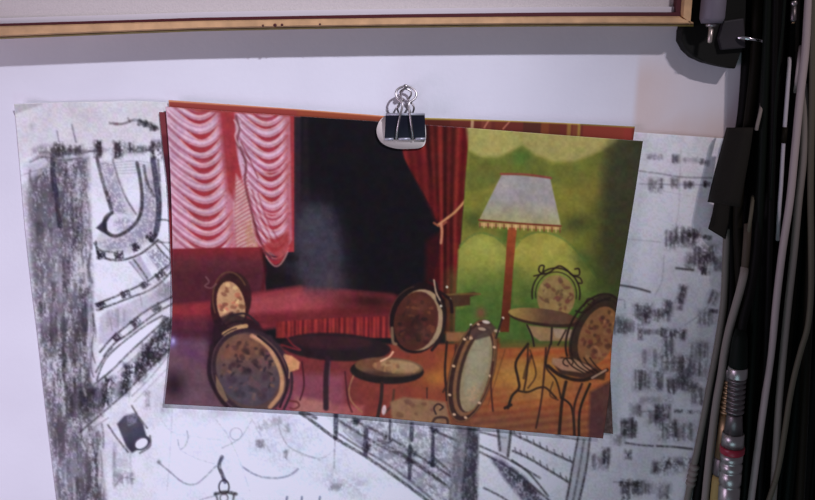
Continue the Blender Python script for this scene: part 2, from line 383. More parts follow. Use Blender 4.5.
    A.ring(231, 301, 18, 29, -6, 1.6, (96, 62, 48), .9, 1.2, 160, 330)
    A.stroke([(206, 277), (209, 282), (205, 286), (211, 288), (216, 284)], 1.6, (120, 78, 86), .8, 1.2)
    A.poly([(214, 320), (232, 312), (258, 322), (272, 342), (258, 350), (212, 348)], (34, 18, 26), .85, 3)
    A.stroke([(222, 324), (232, 316), (246, 314), (258, 324)], 2.2, (46, 30, 36), .95, 1.3)
    A.stroke([(224, 334), (236, 328), (246, 326)], 4.2, (206, 162, 116), .9, 1.6); A.stroke([(222, 328), (234, 322), (248, 322)], 2.4, (40, 24, 28), .9, 1.2)
    # near left chair, big round flowered back
    A.ell(250, 372, 40, 44, -28, (52, 34, 44), 1, 3)
    A.ell(252, 372, 34, 41, -26, (92, 66, 64), .9, 1.8)
    vel(248, 370, 31, 37, -26, lambda X, Y: mixc((112, 76, 66), (78, 64, 74), (Y - 345) / 36), [(40, 28, 38), (124, 88, 74), (64, 42, 50), (108, 68, 74), (40, 28, 36)], 80, 5)
    A.glow(248, 390, 22, 14, (80, 72, 88), .6); A.glow(240, 350, 16, 9, (128, 78, 62), .5)
    for x, y, a, b, c in ((246, 351, 4, 3, (36, 22, 28)), (255, 362, 4, 3, (44, 28, 34)), (236, 364, 5, 3, (60, 38, 44)), (262, 352, 3, 4, (50, 28, 32)), (247, 371, 5, 3.5, (48, 32, 42)), (266, 376, 4, 5, (64, 44, 54)), (232, 380, 5, 4, (54, 40, 52)), (254, 384, 7, 4, (104, 70, 82)), (240, 394, 6, 4, (52, 42, 54)), (262, 396, 5, 4, (60, 44, 52)), (252, 344, 6, 2.5, (136, 90, 70)), (228, 354, 4, 5, (124, 80, 62)), (224, 370, 3, 6, (98, 66, 60))): A.ell(x, y, a, b, 20, c, .6, 3)
    A.ring(250, 372, 37, 44, -26, 1.1, (96, 76, 84), .6, 1.1, 100, 260); A.ring(250, 372, 39.5, 46, -26, 1.2, (30, 18, 26), .9, 1.1, 80, 280)
    A.stroke([(252, 336), (266, 345), (276, 360), (282, 378), (280, 394), (270, 407)], 4.2, (190, 142, 108), .95, 1.8)
    A.stroke([(253, 336), (262, 341)], 2, (220, 160, 140), .8, 1.2)
    A.stroke([(258, 336), (274, 350), (284, 368), (287, 386), (280, 407)], 2.2, (44, 26, 34), 1, 1.2)
    A.stroke([(262, 333), (280, 350), (291, 372), (291, 392), (284, 409)], 2.6, (54, 34, 44), 1, 1.2)
    A.stroke([(284, 356), (289, 368), (289, 378)], 1.4, (190, 150, 120), .8, 1)
    A.poly([(216, 375), (222, 386), (228, 400), (224, 404), (216, 392)], (150, 120, 96), .7, 1.5)
    A.stroke([(212, 346), (209, 372), (216, 392), (226, 406)], 4, (40, 24, 34), .95, 2)
    A.poly([(284, 354), (292, 356), (300, 362), (299, 369), (290, 372)], (210, 150, 108), .95, 2)
    A.stroke([(282, 330), (292, 344), (300, 350), (282, 345)], 2, (134, 40, 46), .7, 1.5)
    A.stroke([(290, 401), (297, 402), (299, 406), (294, 409), (290, 408)], 2, (96, 44, 44), .85, 1.2)
    # middle round chair
    A.ell(418, 318, 28, 36, 14, (26, 14, 16), 1, 2); A.ell(420, 320, 24, 31, 12, (160, 134, 106), .95, 1.5)
    vel(416, 321, 22, 30, 12, (74, 36, 30), [(36, 20, 18), (112, 62, 44), (54, 28, 26), (94, 44, 38)], 44, 9)
    A.glow(412, 328, 12, 14, (44, 22, 22), .6); A.glow(420, 306, 9, 7, (104, 64, 50), .5); A.glow(424, 334, 7, 7, (98, 60, 50), .45); A.ring(416, 320, 27, 34, 12, 1.1, (92, 66, 58), .55, 1.1, 90, 250)
    A.stroke([(430, 280), (436, 284), (438, 300), (444, 312), (442, 335), (432, 350)], 3, (34, 22, 22), 1, 1.4)
    A.stroke([(434, 280), (436, 292), (440, 300)], 1.6, (200, 176, 150), .8, 1.2)
    A.stroke([(392, 328), (393, 342), (396, 344)], 3, (150, 120, 96), .7, 1.5)
    for x, y in ((447, 287), (450, 299), (441, 306), (471, 325), (503, 318)): A.ell(x, y, 1.3, 1.3, 0, (214, 204, 190), .9, 1)
    A.stroke([(440, 292), (450, 300), (452, 312)], 3, (32, 18, 18), .95, 1.5)
    # chair seat in the middle
    A.stroke([(354, 374), (349, 390), (352, 402), (362, 412)], 1.8, (150, 100, 76), .9, 1.2)
    A.ell(387, 371, 37, 13, 2, (28, 18, 20), 1, 2); A.ell(389, 367, 34, 9.5, 3, (112, 82, 62), .95, 2.5)
    A.ell(372, 364, 16, 5, 0, (110, 62, 46), .7, 4); A.ell(400, 366, 19, 6, 6, (150, 122, 92), .8, 3); A.glow(380, 374, 18, 3.5, (56, 34, 30), .7)
    vel(396, 367, 24, 6.5, 4, (190, 150, 104), [(120, 84, 60), (160, 120, 82)], 14, 12, .9, .3)
    A.stroke([(381, 361), (389, 357), (393, 352)], 2, (220, 170, 140), .9, 1.2)
    A.stroke([(382, 383), (381, 400), (377, 420)], 3.6, (46, 28, 26), 1, 1.3); A.stroke([(394, 390), (392, 404), (386, 412)], 2.4, (74, 44, 34), .9, 1.4)
    A.ell(384, 410, 2.2, 5, 8, (214, 190, 200), .9, 1.5); A.stroke([(427, 388), (427, 398)], 1.5, (60, 30, 24), .9, 1)
    # flowered seat at the lower edge
    A.poly([(390, 402), (404, 397), (430, 400), (446, 402), (450, 424), (420, 424), (392, 420)], (136, 102, 76), .95, 3)
    for x, y, r in ((408, 402, 4), (412, 405, 3), (400, 415, 4), (424, 404, 3), (432, 410, 2), (416, 414, 2)): A.ell(x, y, r, r * .7, 20, (112, 74, 58), .8, 1.6)
    A.stroke([(436, 414), (434, 408), (438, 404), (443, 407), (440, 410)], 1.8, (48, 30, 28), .95, 1.1); A.stroke([(432, 424), (436, 418), (446, 418), (448, 424)], 2.6, (60, 36, 34), .95, 1.3)
    # bistro chair behind and its finials
    A.poly([(446, 332), (476, 332), (482, 340), (446, 342)], (140, 92, 62), .9, 2.5)
    A.stroke([(447, 342), (445, 370), (447, 400)], 2.4, (40, 24, 20), .95, 1.2); A.stroke([(456, 345), (452, 372), (443, 392)], 1.8, (58, 30, 22), .9, 1.1)
    A.glow(481, 313, 5, 6, (112, 74, 50), .9)
    # tall oval chair back seen at a slant
    A.ell(472, 371, 22, 53, 15, (52, 30, 26), 1, 1.8)
    A.ell(474, 370, 18, 48, 15, (138, 96, 66), .8, 1.5); A.ell(475, 370, 15.5, 44, 15, (60, 38, 32), 1, 1.4)
    A.ell(476, 372, 13.5, 41, 14, (138, 122, 96), 1, 1.5); A.ell(477, 366, 10.5, 34, 14, (142, 136, 114), .85, 3)
    A.ell(473, 392, 6, 10, 20, (178, 140, 112), .5, 3, grain=GB)
    A.ring(472, 371, 21, 52, 15, 1.3, (132, 92, 60), .7, 1.1, 0, 360)
    for t in range(0, 360, 36):
        c = math.radians(t); x, y = 19 * math.cos(c), 49 * math.sin(c)
        A.ell(472 + x * .966 - y * .259, 371 + x * .259 + y * .966, 1.7, 1.3, 20, (216, 178, 150), .9, 1)
    A.poly([(468, 332), (478, 326), (488, 320), (496, 328), (490, 336), (476, 340)], (72, 52, 48), .9, 2)
    for x, y, w, c in ((486, 322, 4, (206, 196, 190)), (482, 329, 4, (176, 150, 130)), (497, 331, 3, (190, 160, 140)), (470, 338, 3, (180, 150, 126))): A.ell(x, y, w, 1.6, 10, c, .85, 1.2)
    A.stroke([(496, 338), (502, 319)], 2, (40, 26, 24), .9, 1.1); A.stroke([(468, 340), (471, 326)], 1.6, (40, 26, 24), .9, 1.1)
    A.stroke([(493, 362), (491, 385), (493, 411)], 1.8, (64, 34, 24), .95, 1.1)
    A.stroke([(488, 405), (505, 350)], 1.4, (70, 40, 26), .4, 1.1)
    # right hand table, far chair, near chair
    A.ell(555, 294, 24, 25, 0, (90, 112, 46), .25, 3)
    A.ring(556, 294, 24, 26, 0, 1.6, INK, .95, 1.1, 170, 372); A.ring(556, 294, 20.5, 22, 0, 1.1, INK, .85, 1, 170, 372)
    vel(556, 297, 19, 22, 0, (130, 106, 66), [(102, 68, 48), (84, 64, 44), (96, 54, 46), (144, 118, 78), (88, 60, 46)], 34, 21)
    A.stroke([(546, 274), (543, 272), (544, 266), (540, 266), (539, 271), (543, 274), (550, 272), (559, 266), (567, 270), (572, 275), (579, 275), (579, 269), (575, 269)], 1.6, INK, .95, 1)
    A.stroke([(534, 276), (542, 274)], 1.6, INK, .9, 1); A.stroke([(573, 276), (580, 278), (582, 283), (578, 283)], 1.5, INK, .9, 1)
    A.ell(545, 318, 37, 8.5, 7, (48, 32, 24), 1, 1.3); A.ell(543, 316, 35, 7.2, 7, lambda X, Y: mixc((146, 120, 66), (84, 58, 44), (X - 512) / 34), 1, 1.5)
    A.poly([(526, 325), (552, 328), (576, 330), (574, 341), (540, 341), (530, 334)], (146, 112, 82), .9, 2); A.poly([(552, 328), (576, 330), (574, 338), (556, 338)], (150, 128, 112), .7, 2)
    A.stroke([(527, 325), (532, 336), (534, 346)], 1.8, INK, .95, 1.1); A.stroke([(552, 328), (551, 344)], 2, INK, .95, 1.1); A.stroke([(566, 330), (558, 345)], 1.6, INK, .9, 1.1)
    A.stroke([(528, 344), (516, 362), (518, 378), (519, 388), (512, 396), (508, 408)], 2.6, INK, .95, 1.2)
    A.stroke([(505, 408), (511, 405)], 3, INK, .95, 1.2); A.stroke([(519, 391), (528, 392), (538, 388), (546, 388), (556, 398)], 2.2, (48, 30, 22), .95, 1.1)
    A.stroke([(528, 346), (527, 372), (524, 390)], 2.0, (52, 32, 22), .9, 1.1); A.stroke([(530, 350), (536, 374), (528, 388)], 1.6, (62, 38, 24), .85, 1.1)
    A.stroke([(546, 348), (543, 386), (540, 408), (536, 428)], 2, (56, 32, 24), .95, 1.1); A.stroke([(531, 356), (527, 366), (524, 378)], 3, (50, 30, 22), .7, 1.3)
    A.ell(594, 330, 20, 40, 28, (44, 32, 26), .95, 2)
    vel(598, 336, 18, 31, 22, (112, 76, 50), [(92, 52, 38), (74, 46, 34), (134, 94, 64), (90, 46, 38), (60, 38, 30)], 46, 31)
    A.ring(594, 331, 24, 40, 28, 2.2, INK, .95, 1.2, 120, 300); A.ring(596, 333, 21, 36, 28, 1.4, INK, .9, 1.1, 120, 300)
    A.stroke([(584, 306), (588, 299), (594, 300), (592, 305), (588, 304)], 1.7, INK, .9, 1); A.stroke([(576, 311), (584, 312), (598, 302), (610, 298)], 2, INK, .9, 1.1)
    A.poly([(552, 362), (562, 357), (590, 364), (606, 374), (604, 380), (580, 378), (560, 374)], (54, 34, 28), .95, 2)
    A.poly([(552, 358), (574, 359), (594, 368), (584, 373), (562, 370), (552, 364)], (150, 112, 90), .95, 1.8)
    for k in range(5): A.stroke([(566 + k * 6, 358), (572 + k * 6, 366), (584 + k * 5, 373)], 1.5, INK, .85, 1)
    A.ring(568, 362, 5, 4, 0, 1.3, INK, .9, 1, 90, 400); A.stroke([(548, 366), (562, 376), (584, 380), (607, 370)], 3.6, INK, .95, 1.3)
    A.stroke([(592, 378), (606, 370)], 2, (170, 140, 120), .8, 1.2)
    A.stroke([(550, 345), (546, 366), (556, 380), (561, 398)], 2, INK, .85, 1.1)
    A.stroke([(566, 382), (562, 402), (559, 436)], 3.2, (40, 26, 20), .95, 1.2); A.stroke([(562, 398), (571, 406), (574, 424), (574, 440)], 2.2, INK, .95, 1.1)
    A.stroke([(582, 384), (574, 408), (575, 440)], 2.4, (48, 30, 24), .95, 1.1); A.stroke([(590, 384), (580, 410), (579, 440)], 2.6, INK, .95, 1.1)
    A.stroke([(553, 382), (550, 395), (558, 400)], 1.5, (60, 36, 26), .8, 1.1)
    # a cheap, slightly mottled colour print: softened edges, uneven inks
    im = A.im
    for ax in (0, 1): im[:] = (np.roll(im, 1, ax) + im * 2 + np.roll(im, -1, ax)) / 4
    n = (con(.5 * vnoise(H_, W_, 7, 7) + .5 * vnoise(H_, W_, 4, 4), 1.4) - .5)[..., None]; big = (vnoise(H_, W_, 22, 22) - .5)[..., None]
    chroma = np.stack([vnoise(H_, W_, 12, 12) - .5 for _ in range(3)], -1)
    im *= 1 + .09 * n + .10 * big
    im += chroma * 7 + n * 3
    return A

# ------------------------------------------------------------------ charcoal on the big sheet
def paint_drawing():
    A = Art((206, 200, 213))
    SC = []
    K, K2, K3 = (46, 40, 46), (82, 74, 84), (122, 113, 124)
    A.poly([(0, 90), (170, 90), (170, 150), (0, 160)], (190, 180, 188), .75, 24)
    A.glow(96, 112, 60, 14, (178, 168, 176), .45)
    A.poly([(160, 400), (330, 400), (420, 500), (160, 505)], (212, 210, 228), .8, 30)
    def blot(cx, cy, w, h, d, col=K, g=GB, rot=0, soft=None):
        if w * h > 24 and w < 30: SC.append((cx, cy, w, h, min(1, d * .66), (36, 30, 36) if col not in (K2, K3) else col, rot))
        c, s = math.cos(math.radians(rot)), math.sin(math.radians(rot))
        A.poly([(cx + x * c - y * s, cy + x * s + y * c) for x, y in ((-w / 2, -h / 2), (w / 2, -h / 2), (w / 2, h / 2), (-w / 2, h / 2))], col, d * .92, soft or min(w, h) * .6, grain=g)
    rs = random.Random(23)
    def scrib(cx, cy, w, h, d, col=K, rot=0, step=2.2, lw=1.6):
        """rubbed back-and-forth marks of the charcoal stick"""
        c, s = math.cos(math.radians(rot)), math.sin(math.radians(rot)); n = max(2, int(w / step)); P = []
        for k in range(n):
            x = -w / 2 + w * rs.uniform(0, 1); sg = 1 if k % 2 else -1
            for y in (-sg * h / 2 * rs.uniform(.55, 1.05), sg * h / 2 * rs.uniform(.55, 1.05)): P.append((cx + (x + rs.uniform(-.6, .6)) * c - y * s, cy + (x + rs.uniform(-.6, .6)) * s + y * c))
        for a, b in list(zip(P, P[1:]))[::2]: A.stroke([a, b], lw * rs.uniform(.7, 2.2), col, min(1, d * rs.uniform(.35, 1.1)), 1.4, grain=.55, smooth=False)
    def line(P, w, a=.9, col=K, g=.45, soft=1.5): A.stroke(P, w * 1.05, col, a * .92, soft, grain=g)
    # rubbed upright column at the left
    A.poly([(26, 165), (52, 156), (88, 158), (91, 240), (92, 300), (95, 340), (100, 420), (108, 505), (56, 505), (44, 405), (35, 330), (28, 250)], (140, 130, 142), .45, 8)
    A.poly([(30, 180), (54, 160), (88, 158), (90, 240), (92, 300), (90, 400), (106, 505), (58, 505), (46, 405), (36, 320)], (66, 58, 68), .82, 7, grain=GV)
    A.poly([(22, 185), (50, 185), (64, 300), (60, 400), (70, 505), (55, 505), (36, 330)], (92, 83, 94), .45, 7, grain=GV)
    A.glow(62, 285, 13, 24, (184, 175, 188), .6, 20); A.glow(50, 322, 14, 8, (186, 178, 198), .5); A.glow(52, 240, 8, 20, (180, 170, 190), .4); A.glow(72, 470, 14, 26, (186, 178, 202), .35)
    for x, y, w, h, d in ((62, 350, 9, 60, .6), (78, 345, 7, 46, .6), (84, 310, 8, 40, .7), (75, 225, 8, 50, .55), (40, 228, 8, 14, .5), (54, 292, 8, 22, .6), (70, 270, 9, 30, .55), (90, 400, 26, 34, .7), (70, 395, 14, 40, .5), (60, 440, 10, 40, .45), (50, 330, 10, 26, .4), (92, 480, 12, 40, .5), (80, 490, 10, 26, .5), (84, 350, 6, 60, .55)): blot(x, y, w, h, d * .75, (50, 44, 52), GV, soft=5)
    line([(53, 150), (53, 176), (57, 200), (60, 226)], 5, .85, (40, 34, 50)); line([(57, 205), (60, 226)], 4, .8)
    line([(88, 300), (89, 340), (92, 372), (96, 385)], 3, .6, (206, 198, 216), .2)
    # top band
    blot(100, 151, 136, 7, .45, K2, GB); blot(60, 152, 40, 12, .55, K2, GB); blot(58, 150, 9, 14, .9); blot(72, 150, 22, 9, .6); blot(98, 149, 8, 16, .95); blot(118, 150, 9, 17, .95); blot(129, 147, 9, 8, .8); blot(157, 150, 10, 18, .9); blot(140, 149, 22, 6, .6)
    for k in range(7): line([(30 + k * 3, 160 - k), (50, 150 + k * 2), (74, 155 - k), (102, 148 + k)], 1, .4, K2)
    line([(30, 162), (44, 157), (60, 160), (82, 158)], 1.2, .6); line([(20, 176), (38, 170), (52, 168), (36, 178)], 1, .45, K2)
    line([(57, 131), (59, 142)], 1.4, .6, K2); line([(72, 125), (74, 134), (76, 142)], 1.6, .7, K2)
    line([(110, 123), (122, 124), (134, 120), (142, 122), (152, 126), (158, 129)], 2.4, .55); blot(146, 124, 16, 5, .85, K, GB, 14); blot(154, 128, 8, 5, .9); blot(115, 124, 6, 3, .6, (92, 50, 66)); line([(128, 118), (130, 122)], 1.5, .6)
    A.glow(32, 126, 3, 3, K3, .4)
    for k in range(5): line([(112, 163 + k * 2.6), (134, 161 + k * 3), (150, 163 + k * 2)], .9, .4, K2)
    # tube coming down into the hook
    A.poly([(97, 160), (114, 160), (124, 190), (136, 214), (128, 230), (110, 230), (111, 212), (104, 190)], (182, 172, 184), .7, 4); A.poly([(100, 162), (112, 162), (122, 195), (130, 222), (112, 224), (112, 208)], (84, 76, 98), .5, 3, grain=GR)
    line([(97, 158), (101, 175), (106, 192), (112, 212)], 3.4, .85); line([(113, 160), (118, 178), (126, 198), (136, 214)], 1.8, .8, K2); blot(109, 198, 4, 16, .7, K, GR, -18)
    # hook
    A.poly([(142, 168), (157, 165), (160, 215), (152, 240), (130, 254), (102, 256), (95, 240), (104, 228), (116, 236), (132, 231), (142, 216), (145, 190)], (176, 166, 178), .8, 4); A.poly([(144, 180), (156, 180), (158, 220), (146, 242), (110, 252), (98, 242), (116, 238), (136, 230)], (84, 76, 98), .45, 4, grain=GR)
    A.ell(120, 224, 15, 11, 10, (198, 190, 206), .85, 3); A.ell(125, 226, 11, 8, 10, (110, 102, 124), .5, 4, grain=GR)
    line([(137, 163), (140, 178), (142, 195), (141, 212), (135, 224), (124, 233), (114, 236), (106, 231), (104, 222), (107, 216), (112, 213)], 3.4, .95, K, .2)
    A.poly([(96, 228), (104, 220), (112, 213), (107, 222), (107, 232), (110, 236), (102, 232)], (34, 30, 44), .9, 2)
    line([(153, 160), (156, 180), (159, 205), (157, 228), (152, 240)], 5.5, .9, (40, 38, 56), .25); line([(144, 166), (147, 182), (154, 196)], 2.6, .75); line([(158, 160), (160, 185), (160, 214)], 2, .7)
    line([(96, 242), (98, 252), (108, 259), (122, 260), (138, 255), (150, 247), (158, 240)], 2.2, .9); line([(94, 243), (100, 250), (112, 252)], 1.6, .7)
    for x, y, r in ((101, 255, 0), (119, 255, -5), (136, 247, -30), (152, 236, -50)): blot(x, y, 9, 8, .95, (34, 28, 42), GR, r, 2)
    # bars and braces to the right of the hook
    A.poly([(128, 262), (140, 256), (152, 276), (146, 280)], (150, 140, 162), .7, 2); A.poly([(146, 252), (158, 248), (172, 266), (162, 276)], (110, 100, 124), .75, 3, grain=GR)
    line([(134, 260), (140, 268), (147, 278)], 1.8, .85); line([(130, 262), (144, 280)], 1.2, .6, K2); line([(154, 242), (164, 254), (172, 262)], 1.8, .8); line([(158, 220), (166, 220), (174, 224)], 1.6, .8); line([(156, 242), (174, 243)], 1.4, .7); line([(160, 241), (172, 254)], 1.3, .7)
    A.poly([(108, 310), (150, 294), (172, 280), (172, 298), (130, 322), (108, 342), (98, 345), (100, 318)], (176, 166, 184), .8, 3); blot(162, 290, 16, 18, .45, K2, GB); blot(118, 318, 26, 20, .2, K2, GB)
    # two bead chains
    for top, low, beads in (([(96, 304), (112, 298), (130, 290), (148, 281), (160, 272), (173, 261)], [(97, 310), (114, 304), (132, 297), (148, 291), (160, 283), (173, 270)], ((101, 306, -22), (126, 294, -24), (145, 284, -34), (160, 275, -40))),
                             ([(100, 352), (110, 340), (124, 328), (140, 315), (156, 305), (174, 296)], [(104, 356), (114, 344), (128, 334), (144, 322), (158, 312), (174, 303)], ((117, 337, -45), (136, 322, -38), (156, 308, -30)))):
        line(top, 1.9, .9); line(low, 1.9, .9)
        for x, y, r in beads: blot(x, y, 9, 7, .95, (34, 28, 42), GR, r, 2)
    line([(96, 372), (104, 358), (112, 348)], 1.6, .8); line([(110, 318), (112, 330)], 1, .4, K2); line([(140, 296), (142, 306)], 1, .4, K2)
    A.poly([(98, 378), (105, 362), (120, 346), (138, 332), (160, 319), (148, 334), (124, 358), (106, 374)], (224, 218, 236), .95, 2)
    line([(97, 380), (102, 366), (110, 354), (126, 340), (146, 325), (162, 316)], 1.8, .8); line([(95, 384), (112, 370), (132, 350), (150, 334), (168, 318)], 2, .8); line([(118, 372), (140, 352), (160, 330)], 1.2, .5, K2)
    # dark leafy band
    A.poly([(82, 400), (100, 382), (126, 370), (146, 348), (160, 328), (173, 318), (173, 344), (156, 366), (136, 384), (114, 402), (96, 412)], (90, 82, 102), .6, 6, grain=GB, gk=.7)
    for x, y, w, h, d, r in ((107, 392, 10, 30, .95, 8), (126, 380, 9, 32, .95, 8), (144, 360, 12, 30, .9, 18), (154, 346, 14, 26, .95, 25), (166, 330, 12, 26, .9, 20), (88, 398, 18, 20, .7, 0), (138, 372, 14, 16, .8, 20), (150, 362, 18, 10, .8, -45), (162, 352, 18, 10, .7, -45)): blot(x, y, w, h, d, (30, 26, 36), GB, r)
    line([(80, 432), (92, 422), (108, 408), (124, 394), (146, 372), (172, 346)], 1.8, .75); line([(90, 430), (108, 418)], 1.2, .5, K2); line([(132, 396), (150, 378), (170, 354)], 1.4, .5, K2); line([(134, 402), (168, 368)], 1.1, .35, K2)
    blot(147, 400, 6, 18, .5, K2, GB); A.glow(160, 398, 10, 14, (176, 166, 182), .4); blot(165, 408, 8, 10, .4, K3)
    # small dark box with a pale lens
    A.poly([(117, 424), (124, 416), (136, 413), (143, 424), (147, 438), (144, 446), (132, 453), (126, 446)], (44, 40, 58), .97, 2); A.poly([(126, 414), (138, 412), (136, 424), (128, 426)], (130, 124, 146), .6, 2, grain=GR)
    A.ell(142, 443, 9, 6.5, -32, (60, 54, 72), 1, 1.3); A.ell(141.5, 443.5, 6.6, 4.6, -32, (222, 216, 232), 1, 1.3)
    line([(108, 425), (116, 437), (128, 452)], 1.8, .8); line([(132, 406), (138, 416), (147, 428)], 1.7, .8); line([(150, 436), (150, 446), (140, 453)], 1.6, .8)
    blot(122, 466, 18, 44, .22, K2, GB); blot(124, 478, 18, 10, .4, K2, GB); line([(115, 486), (122, 478), (134, 479)], 1.2, .5, K2); A.glow(112, 448, 10, 14, (176, 166, 190), .4)
    # pale doodles along the bottom
    line([(172, 410), (171, 440), (167, 490)], 1, .3, K3); line([(178, 440), (180, 449), (185, 446), (188, 438), (187, 431)], 1.2, .5, K2); line([(158, 462), (170, 472), (184, 483), (196, 484), (206, 476), (216, 466)], 1.5, .6, K2)
    line([(180, 450), (195, 458), (214, 464)], 1, .35, K3); line([(160, 418), (172, 432), (190, 436), (220, 440)], .9, .25, K3); A.glow(159, 462, 2, 2, K2, .7)
    line([(222, 457), (219, 466), (222, 474), (225, 482)], 3.6, .9, (50, 46, 62)); A.ring(224, 487, 5, 7, 0, 1.6, K, .85); line([(215, 494), (225, 492), (236, 494)], 3.2, .9); line([(216, 494), (218, 503)], 2, .8); line([(234, 494), (233, 503)], 2, .8); A.ring(224, 498, 4, 4, 0, 1.3, K2, .8); line([(200, 500), (214, 496)], 1.2, .5, K2)
    line([(216, 420), (228, 436), (240, 462), (250, 492)], 1, .35, K3); line([(222, 448), (240, 438), (252, 420)], 1, .4, K2); A.ring(236, 434, 6, 6, 0, 1, K3, .5)
    A.poly([(250, 416), (296, 410), (322, 428), (326, 458), (296, 472), (262, 466), (246, 448)], (184, 178, 196), .55, 12, grain=GB)
    line([(243, 467), (250, 472), (262, 477), (278, 478), (290, 475), (298, 469)], 2, .6, (84, 80, 100)); blot(260, 444, 8, 7, .6, K2); blot(286, 455, 5, 10, .55, K2); blot(268, 424, 26, 8, .35, K3, GB, -20); line([(278, 424), (284, 440), (294, 450), (320, 460)], 1.2, .4, K2); line([(252, 420), (262, 438), (270, 452)], 1, .35, K3); blot(287, 428, 5, 8, .5, K3)
    A.glow(220, 412, 14, 6, (168, 160, 176), .5); A.glow(188, 410, 8, 5, (160, 150, 170), .4); blot(346, 484, 40, 20, .35, K3, GB, 18); blot(336, 487, 14, 6, .4, K2, GB); line([(335, 440), (334, 468)], 1.3, .5, K2); line([(300, 455), (322, 458), (334, 450)], 1, .35, K3)
    for x in (287, 302, 320): line([(x, 497), (x - 1, 506)], 2, .8, (56, 60, 92))
    # railing running down to the right
    A.poly([(318, 412), (470, 428), (456, 505), (430, 505), (366, 456)], (182, 178, 190), .6, 6); A.poly([(330, 414), (470, 428), (456, 505), (430, 500), (366, 452)], (84, 80, 94), .5, 5, grain=GB)
    line([(300, 413), (312, 421), (335, 438), (365, 456), (400, 480), (432, 504)], 3, .9, (52, 50, 58)); line([(302, 411), (316, 418)], 3.2, .7); line([(336, 432), (362, 449), (384, 462), (412, 482), (436, 503)], 2, .8, K2)
    for P in ([(338, 420), (372, 441), (412, 462), (452, 490)], [(352, 420), (378, 432), (404, 446)], [(378, 441), (412, 460), (446, 485)], [(408, 450), (432, 464), (456, 480)], [(430, 428), (446, 436), (460, 442)], [(432, 456), (450, 472)]): line(P, 2.6, .7, K, .6)
    for x, y0, y1, w in ((336, 413, 438, 4.4), (366, 430, 454, 4.6), (412, 424, 440, 4), (410, 446, 478, 3.6), (433, 430, 466, 3.6), (390, 420, 440, 2)): line([(x, y0), (x - .5, y1)], w, .85, (34, 32, 48), .4)
    for x, y in ((355, 421), (412, 452), (432, 463), (434, 431), (366, 447), (388, 440), (410, 462)): blot(x, y, 8, 6, .85, (36, 34, 48), GR, 30, 2)
    # pillar
    A.poly([(456, 426), (478, 428), (476, 505), (448, 505)], (140, 134, 146), .9, 3); A.poly([(456, 426), (466, 428), (460, 505), (448, 505)], (78, 73, 84), .6, 3, grain=GV); A.poly([(467, 427), (479, 428), (478, 505), (460, 505)], (44, 40, 50), .85, 3, grain=GV, gk=.7)
    # right part of the railing
    for P in ([(480, 432), (496, 436), (506, 438)], [(480, 446), (500, 455), (520, 466), (540, 478)], [(480, 452), (506, 466), (530, 484), (552, 503)], [(484, 488), (500, 496), (512, 504)], [(512, 460), (530, 474), (548, 496)]): line(P, 2, .75, K, .4)
    A.poly([(488, 456), (500, 458), (524, 476), (548, 505), (526, 505), (505, 480)], (58, 54, 70), .8, 4, grain=GB, gk=.6); blot(524, 484, 40, 8, .7, K, GB, 40)
    A.poly([(497, 430), (512, 432), (508, 456), (498, 452)], (160, 155, 168), .7, 2.5); line([(498, 430), (500, 450)], 2.6, .8); line([(511, 430), (508, 456)], 2.8, .85)
    for P in ([(512, 434), (530, 442), (550, 452), (572, 462)], [(513, 451), (530, 459), (550, 471), (568, 482)]):
        line(P, 2.2, .8, K, .4)
        for q in catmull(P, 6)[1::2]: line([(q[0], q[1] - 4), (q[0] + 1, q[1])], 1.3, .65)
    line([(545, 428), (560, 436), (578, 440)], 1.4, .6, K2)
    A.poly([(577, 438), (591, 438), (580, 505), (564, 505)], (166, 160, 172), .7, 2.5); line([(578, 438), (572, 470), (566, 505)], 2, .85); line([(590, 438), (586, 470), (578, 505)], 2.2, .85); line([(584, 440), (578, 476), (572, 505)], 2.2, .7, K2); line([(571, 480), (566, 500)], 1.6, .5, K2)
    # smudged brick marks on the right
    A.poly([(600, 128), (730, 134), (730, 505), (590, 505)], (202, 194, 208), .6, 12)
